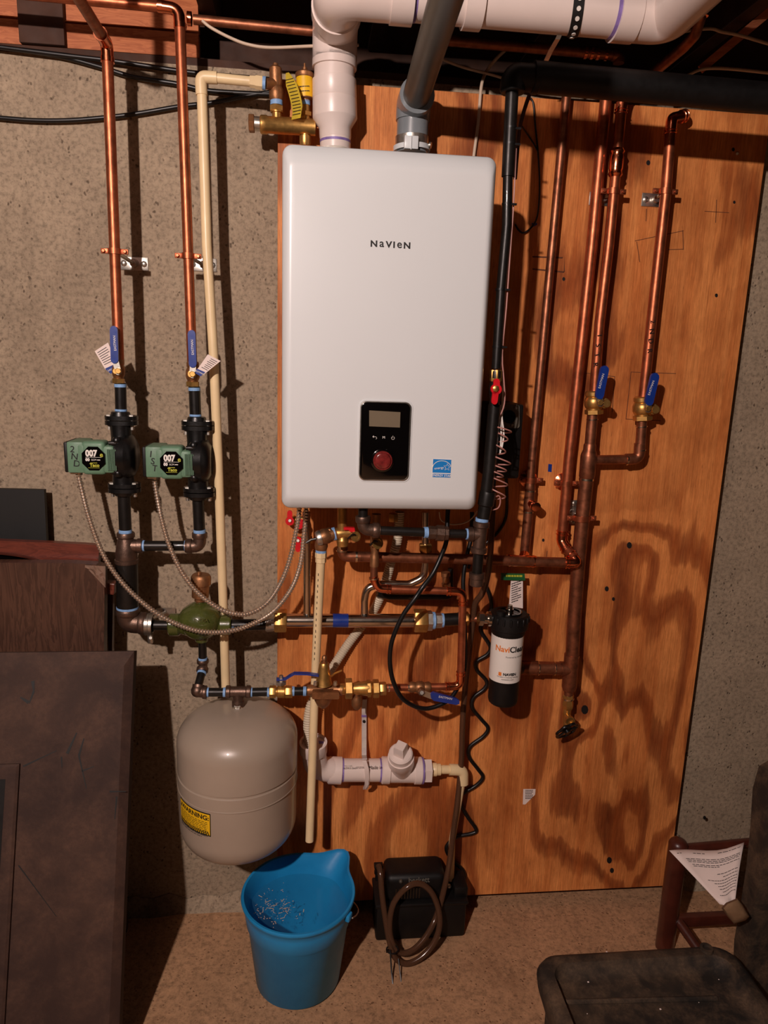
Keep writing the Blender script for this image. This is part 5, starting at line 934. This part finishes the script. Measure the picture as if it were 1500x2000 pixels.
for a in (la, la+math.pi):
    MB().box(V(bc.x+(Rr+.001)*math.cos(a), bc.y+(Rr+.001)*math.sin(a), zr-.022), (.014, .022, .02), Matrix.Rotation(a, 3, 'Z'), .004).build('handle_lug', 'bucket_blue', bk_)
q = []
for i in range(19):
    t_ = math.pi*i/18; u = V(math.cos(la), math.sin(la), 0)*math.cos(t_)*(Rr+.012); n_ = V(-math.sin(la), math.cos(la), 0)*math.sin(t_)*(Rr+.012); q.append(V(bc.x, bc.y, zr-.022)+u+n_+V(0, 0, -.09*math.sin(t_)))
MB().tube(q, .0018, 8).build('bail_handle', 'galvanized', bk_)

# ------------------------------------------------------------------ condensate pump
cq = PZ(733, 1838, 0); cq2 = PZ(908, 1831, 0); yb_ = -.054; yf = (cq.y+cq2.y)/2; wx = cq2.x-cq.x; cx0 = (cq.x+cq2.x)/2
cpu = thing('condensate_pump', 'black condensate pump sitting on the floor against the plywood', 'pump', (cx0, (yb_+yf)/2, 0))
hz = P(800, 1768, -yf).z; ym = (yb_+yf)/2; dep = abs(yf-yb_)
MB().box((cx0, ym, hz/2), (wx, dep, hz), None, .008).build('tank', 'black_plastic', cpu); MB().box((cx0, ym, hz), (wx+.008, dep+.008, .012), None, .004).build('tank_rim', 'black_plastic', cpu)
mx0, mx1, mzt = P(752, 1720, -yf-.03).x, P(868, 1720, -yf-.03).x, P(810, 1676, .08).z
b = MB().box(((mx0+mx1)/2, ym, (hz+mzt)/2), (mx1-mx0, dep*.86, mzt-hz), None, .019, 4); b.build('motor_cover', 'black_plastic', cpu)
b = MB()
for i in range(9): b.box((mx0+.03+i*.0085, ym-dep*.43-.0005, hz+.035), (.003, .004, .035), None)
b.build('vent_slot', 'gloss_black', cpu)['kind'] = 'stuff'
text('beckett', V((mx0+mx1)/2+.008, ym-dep*.43+.012, mzt-.0135), .0145, 'box_gray', cpu, 0, None, .01, normal=lambda x, y: V(x, y*.5, y*.86)+V(0, -.012, .0)); b = MB().ball(V((mx0+mx1)/2-.045, ym-dep*.43-.001, mzt-.0135), .006, 10); b.build('emblem', 'box_gray', cpu)
q = P(739, 1700, -ym); b = MB().lathe(q+V(0, 0, -.03), q+V(0, 0, .012), [(0, .009), (.5, .009), (.5, .012), (.7, .012), (.7, .007), (1, .006)], 14); b.box(q+V(0, 0, .016), (.026, .02, .01), None, .002); b.build('check_valve', 'black_plastic', cpu)
q = P(878, 1725, .10); b = MB().box(V(P(890, 1740, .08).x, ym, hz+.018), (.042, dep*.7, .036), None, .006); b.build('float_housing', 'black_plastic', cpu); MB().ball(P(877, 1731, .13), .007, 10).build('terminal_screw', 'galvanized', cpu)

# ------------------------------------------------------------------ leaning boards
tp = P(262, 1272, .22); dq = .22; best = 9
for i in range(400):
    dq_ = .2+i*.004; q = P(233, 2000, dq_)
    if abs(q.x-tp.x) < best and q.z > -.3: best = abs(q.x-tp.x); bq = q
dirv = (bq-tp); dirv.x = 0; ft = tp+dirv*(tp.z/(tp.z-bq.z)); lenb = (ft-tp).length
ex = V(-1, 0, 0); ez = (tp-ft).normalized(); en = ex.cross(ez).normalized(); en = en if en.y < 0 else -en
def on(u, v, o=0.0): return tp+ex*u-ez*v+en*o                # panel coordinates from its top corner
dpn = thing('leaning_board', 'large dusty dark cabinet panel leaning upright in front of the other boards', 'board', ft)
tl = P(-140, 1268, .22); wp = abs(tl.x-tp.x)+.25; th = .03
def slab(u0, v0, u1, v1, o0, o1, ch=0.0):
    return [[on(u0, v0, o0), on(u1, v0, o0), on(u1, v1, o0), on(u0, v1, o0)], [on(u0, v0, o1-ch), on(u1, v0, o1-ch), on(u1, v1, o1-ch), on(u0, v1, o1-ch)], [on(u0+ch, v0+ch, o1), on(u1-ch, v0+ch, o1), on(u1-ch, v1-ch, o1), on(u0+ch, v1-ch, o1)]]
b = MB(); b.rings([[on(0, 0, -th), on(wp, 0, -th), on(wp, lenb, -th), on(0, lenb, -th)], [on(0, 0, 0), on(wp, 0, 0), on(wp, lenb, 0), on(0, lenb, 0)], [on(.02, .034, .012), on(wp, .034, .012), on(wp, lenb, .012), on(.02, lenb, .012)]]); b.build('panel', 'dusty_panel', dpn, False)
A1 = P(38, 1492, .2); 
def topan(x, y):
    v = ray(x, y); t = (tp+en*.0125-CAM).dot(en)/v.dot(en); q = CAM+v*t-tp; return q.dot(ex), -q.dot(ez)
ua, va = topan(40, 1491); 
b = MB().rings([[on(ua, va, .012), on(wp, va, .012), on(wp, lenb, .012), on(ua, lenb, .012)], [on(ua, va, .019), on(wp, va, .019), on(wp, lenb, .019), on(ua, lenb, .019)], [on(ua+.006, va+.006, .022), on(wp, va+.006, .022), on(wp, lenb, .022), on(ua+.006, lenb, .022)]]); b.build('inner_frame', 'dusty_panel', dpn, False)
ub, vb = topan(14, 1520); b = MB().rings([[on(ub, vb, .0215), on(wp, vb, .0215), on(wp, lenb, .0215), on(ub, lenb, .0215)], [on(ub, vb, .0225), on(wp, vb, .0225), on(wp, lenb, .0225), on(ub, lenb, .0225)]]); b.build('inset_panel', 'black_plastic', dpn, False)
b = MB()
for xa, ya, xb, yb, wd in ((45, 1497, 111, 1466, 3), (131, 1472, 150, 1431, 5), (154, 1476, 164, 1442, 4), (154, 1476, 169, 1541, 3), (160, 1506, 184, 1497, 3), (120, 1478, 121, 1500, 3), (214, 1546, 246, 1546, 3), (228, 1556, 224, 1600, 3), (64, 1330, 66, 1350, 6), (56, 1372, 40, 1362, 6), (66, 1350, 57, 1374, 4), (36, 1690, 110, 1790, 2)):
    (ua_, va_), (ub_, vb_) = topan(xa, ya), topan(xb, yb); e = V2(ub_-ua_, vb_-va_).normalized(); n_ = V2(-e.y, e.x)*wd*.0007
    b.add([on(ua_+n_.x, va_+n_.y, .0126), on(ub_+n_.x*.4, vb_+n_.y*.4, .0126), on(ub_-n_.x*.4, vb_-n_.y*.4, .0126), on(ua_-n_.x, va_-n_.y, .0126)], [(0, 1, 2, 3)])
b.build('scratch', 'dark_board', dpn, False)['kind'] = 'stuff'
def lean(name, label, pts, d, th_, m, cat='board', foot=True, par=None):
    """board standing behind the front panel: outline continues straight down to the floor"""
    q = [P(x, y, d) for x, y in pts]
    b = MB().prism(q+([V(q[-1].x, q[-1].y, .004), V(q[0].x, q[0].y, .004)] if foot else []), (0, th_, 0)); return tag(b.build(name, m, None, False), label, cat)
lean('laminate_board', 'brown wood-grain laminate board standing behind the dusty dark panel', [(-150, 1098), (140, 1100), (188, 1103), (203, 1108), (204, 1160), (203, 1270)], .15, .03, 'laminate')
pw_ = MB(); gr = [[P(166+40*s/7+(6 if t > 3 else 0)*(1-s/7), 1104+2*s/7+(8+34*s/7)*t/6, .151+random.uniform(0, .008)) for t in range(7)] for s in range(8)]
pw_.add([p for r in gr for p in r], [(s*7+t, s*7+t+1, (s+1)*7+t+1, (s+1)*7+t) for s in range(7) for t in range(6)]); pl_ = tag(pw_.build('plastic_wrap', 'clear_wrap', None, False), 'torn clear plastic wrap shining at the corner of the laminate board', 'plastic wrap')
rd = thing('arched_board', 'reddish wooden cabinet front with an arched top rail showing above the laminate board', 'board', P(190, 1080, .11))
q0 = P(194, 1065, .11); zf = .004
out_ = [P(-150, 1049, .11), P(0, 1056, .11), P(100, 1060, .11), P(160, 1063, .11)]
arch = [P(160, 1101.5, .11), P(100, 1101.5, .11), P(70, 1092, .11), P(40, 1085, .11), P(0, 1080, .11), P(-60, 1076, .11), P(-150, 1073, .11)]
MB().prism(out_+arch, (0, .02, 0)).build('top_rail', 'red_wood', rd, False); MB().prism([P(160, 1063, .11), P(193.5, 1065.5, .11), P(192, 1104, .11), V(P(192, 1104, .11).x, -.11, zf), V(P(160, 1104, .11).x, -.11, zf), P(160, 1104, .11)], (0, .02, 0)).build('stile', 'red_wood', rd, False)
b = MB().tube(smooth([p+V(0, -.002, 0) for p in arch], 3), .004, 6); b.build('arch_bead', 'mahogany', rd); MB().prism([P(-150, 1070, .1), P(160, 1090, .1), V(P(160, 1090, .1).x, -.1, zf), V(P(-150, 1090, .1).x, -.1, zf)], (0, .006, 0)).build('glass_pane', 'gloss_black', rd, False)
lean('black_board', 'plain matte black board standing against the concrete behind the reddish arched board', [(-150, 952), (0, 955), (86, 957), (91, 1059)], .05, .015, 'dark_board')
tag(MB().box(P(217, 1147, .1), (.024, .03, .030), Matrix.Rotation(.12, 3, 'Y'), .002).build('wood_block', 'red_wood', None, False), 'small chipped wood block stuck behind the laminate board', 'wood')
lean('dark_strip', 'narrow dark red board edge behind the laminate board', [(206, 1158), (221, 1150), (219, 1270)], .085, .02, 'mahogany')

# ------------------------------------------------------------------ wooden chair, paper and black plastic chair at the lower corner
wc = thing('wooden_chair', 'dark red-brown wooden chair frame standing by the plywood foot', 'chair', PZ(1305, 1880, 0))
cd0 = .24; a_ = P(1325, 1648, cd0); fz = PZ(1300, 1850, 0)
b = MB().tube([V(a_.x, a_.y, 0), a_+V(0, 0, -.005), ], .026, 14); b.ball(a_+V(0, 0, -.004), .027, 14, (1, 1, .8)); b.build('post', 'mahogany', wc)
for z_, nm in ((P(1345, 1658, cd0).z, 'top_rail'),): MB().tube([V(a_.x, a_.y, z_), V(a_.x+.42, a_.y+.02, z_+.005)], .014, 12).build(nm, 'mahogany', wc)
zz = P(1370, 1795, cd0).z; MB().box((a_.x+.2, a_.y, zz), (.42, .022, .034), None, .004).build('stretcher', 'mahogany', wc)
q = P(1322, 1795, cd0); MB().tube([q, q+V(.05, -.16, -.06)], .014, 12).build('side_stretcher', 'mahogany', wc); MB().tube([V(a_.x+.42, a_.y, 0), V(a_.x+.42, a_.y, a_.z)], .024, 12).build('post', 'mahogany', wc)
pp = thing('paper_sheet', 'printed white sheet of paper draped over the wooden chair rail', 'paper', P(1390, 1700, .3))
g = []; c4 = [P(1307, 1661, .27), P(1455, 1647, .30), P(1437, 1760, .42), P(1408, 1769, .42)]; c5 = P(1458, 1658, .31)
N_ = 8
for i in range(N_+1):
    row = []
    for j in range(N_+1):
        s_, t_ = i/N_, j/N_; p = (c4[0]*(1-s_)+c4[1]*s_)*(1-t_)+(c4[3]*(1-s_)+c4[2]*s_)*t_; row.append(p+V(0, .006*math.sin(s_*7+t_*2), -.010*math.sin(math.pi*s_)*(1-t_)))
    g.append(row)
b = MB(); vs = [p for r in g for p in r]; n1 = N_+1; b.add(vs, [(i*n1+j, i*n1+j+1, (i+1)*n1+j+1, (i+1)*n1+j) for i in range(N_) for j in range(N_)]); sh = b.build('sheet', 'paper', pp)
sh.modifiers.new('thickness', 'SOLIDIFY').thickness = .0004
def onp(s_, t_):
    x, y = s_*N_, t_*N_; i, j = min(int(x), N_-1), min(int(y), N_-1); fx, fy = x-i, y-j
    return (g[i][j]*(1-fx)+g[i+1][j]*fx)*(1-fy)+(g[i][j+1]*(1-fx)+g[i+1][j+1]*fx)*fy+V(0, -.0012, .0008)
b = MB()
for t_, s0, s1 in ((.06, .07, .14), (.06, .3, .45), (.05, .62, .95), (.17, .14, .96), (.20, .14, .96), (.23, .14, .94), (.28, .17, .96), (.31, .17, .6), (.44, .5, .96), (.50, .6, .96), (.56, .25, .96), (.61, .35, .95), (.66, .4, .95), (.71, .4, .95), (.76, .45, .95), (.82, .3, .95)):
    s_ = s0
    while s_ < s1:
        w_ = min(random.uniform(.03, .08), s1-s_); b.add([onp(s_, t_), onp(s_+w_, t_), onp(s_+w_, t_+.011), onp(s_, t_+.011)], [(0, 1, 2, 3)]); s_ += w_+.012
b.build('print', 'ink', pp, False)
pc_ = thing('plastic_chair', 'dusty black molded plastic chair with its back toward the room corner', 'chair', (1.25, -.75, 0))
zs = .30; q0, q1 = PZ(1075, 1862, zs), PZ(1455, 1846, zs); yb2 = (PZ(1110, 1846, zs).y+q1.y)/2; xl = PZ(1056, 1910, zs).x; xr_ = PZ(1470, 1900, zs).x; yf2 = PZ(1150, 2000, zs).y-.14
def seatring(i, z, r): 
    out = []
    for cx_2, cy_2, a0 in ((xr_-r-i, yb2-r-i, 0), (xl+r+i, yb2-r-i, 90), (xl+r+i, yf2+r+i, 180), (xr_-r-i, yf2+r+i, 270)):
        for j in range(7): a = math.radians(a0+15*j); out.append(V(cx_2+r*math.cos(a), cy_2+r*math.sin(a), z))
    return out
b = MB().rings([seatring(.02, zs-.10, .05), seatring(.004, zs-.05, .055), seatring(0, zs-.02, .055), seatring(.006, zs-.006, .052), seatring(.018, zs, .048), seatring(.034, zs-.001, .04), seatring(.044, zs-.024, .034), seatring(.07, zs-.027, .028)]); b.build('seat', 'dusty_black', pc_, True, 60)
rg = PZ(1105, 1957, zs-.025); rg2 = PZ(1400, 1950, zs-.025); MB().tube([rg, rg2], .006, 8).build('seat_ridge', 'dusty_black', pc_)
q = PZ(1380, 1853, zs+.002); MB().lathe(q+V(0, 0, -.004), q+V(0, 0, .004), [(0, .016), (1, .015), (1, .009), (.3, .008)], 16).build('seat_boss', 'dusty_black', pc_)
for x_, y_ in ((xl+.05, yb2-.05), (xr_-.05, yb2-.05), (xl+.05, yf2+.06), (xr_-.05, yf2+.06)): MB().tube([V(x_, y_, zs-.06), V(x_, y_, 0)], [.022, .018], 12).build('leg', 'dusty_black', pc_)
prof_ = [(1460, 1995), (1430, 1925), (1434, 1835), (1448, 1755), (1458, 1690), (1465, 1620), (1470, 1540), (1482, 1496), (1510, 1480), (1640, 1470), (1660, 1985)]
db = .5
b = MB().prism([P(x, y, db) for x, y in prof_], (0, -.05, 0)); b.build('backrest', 'dusty_black', pc_, True, 30)
ao = [(1409, 1773), (1418, 1763), (1440, 1754), (1450, 1766), (1464, 1790), (1456, 1798), (1434, 1805), (1420, 1789)]
def ar(d, f): return [P(1437+(x-1437)*f, 1779+(y-1779)*f, d) for x, y in ao]
MB().rings([ar(.53, .8), ar(.545, .97), ar(.56, 1), ar(.59, .97), ar(.602, .84), ar(.606, .5)]).build('armrest', 'dusty_tan', pc_, True, 50)
b = MB()
for x, y in ((1185, 1859), (1238, 1889), (1149, 1918), (1404, 1913), (1290, 1971), (1236, 1954), (1365, 1958), (1147, 1980), (1310, 1872)):
    q = PZ(x, y, zs-.0255); s_ = random.uniform(.001, .0022); b.add([q+V(-s_, -s_, 0), q+V(s_, -s_*.6, 0), q+V(s_*.7, s_, 0), q+V(-s_, s_*.8, 0)], [(0, 1, 2, 3)])
b.build('paint_fleck', 'paper', pc_, False)['kind'] = 'stuff'
# dim pipes and brace in the ceiling shade
t = thing('copper_pipe', 'dim copper pipe bending down out of the dark ceiling above the plywood', 'pipe', P(1340, 90, .3)); part('pipe', 'copper_old', t, 'T', [(1366, -30, .34), (1370, 30, .33), (1358, 68, .3), (1336, 92, .26), (1272, 146, .1)], 21, 16, 22); b = MB()
for x, y in ((1371, 22), (1371, 30)): b.L((x, y, .332), (x, y+4, .332), [(0, 12), (1, 12)], 16)
b.build('coupling_bead', 'copper_bright', t)
t = thing('copper_pipe', 'dim copper pipe running level in the shade behind the white flue', 'pipe', P(1050, 92, .08)); part('pipe', 'copper_old', t, 'T', [(860, 78, .08), (1206, 108, .08)], 19, 16); part('elbow', 'copper_old', t, 'T', [(1196, 107, .08), (1209, 110, .08), (1208, 124, .08)], 22, 16, 8)
b = MB()
for x in (1140, 1152, 1164, 1180): b.L((x, 103+(x-1140)*.09, .08), (x+5, 103.5+(x-1140)*.09, .08), [(0, 11.5), (1, 11.5)], 16)
b.build('coupling_bead', 'copper_bright', t)
tag(MB().tube([P(1368, 136, .12), P(1530, 0, .2)], .013, 4).build('wood_brace', 'rim_wood', None, False), 'slanting brown wooden brace in the dark ceiling', 'brace')
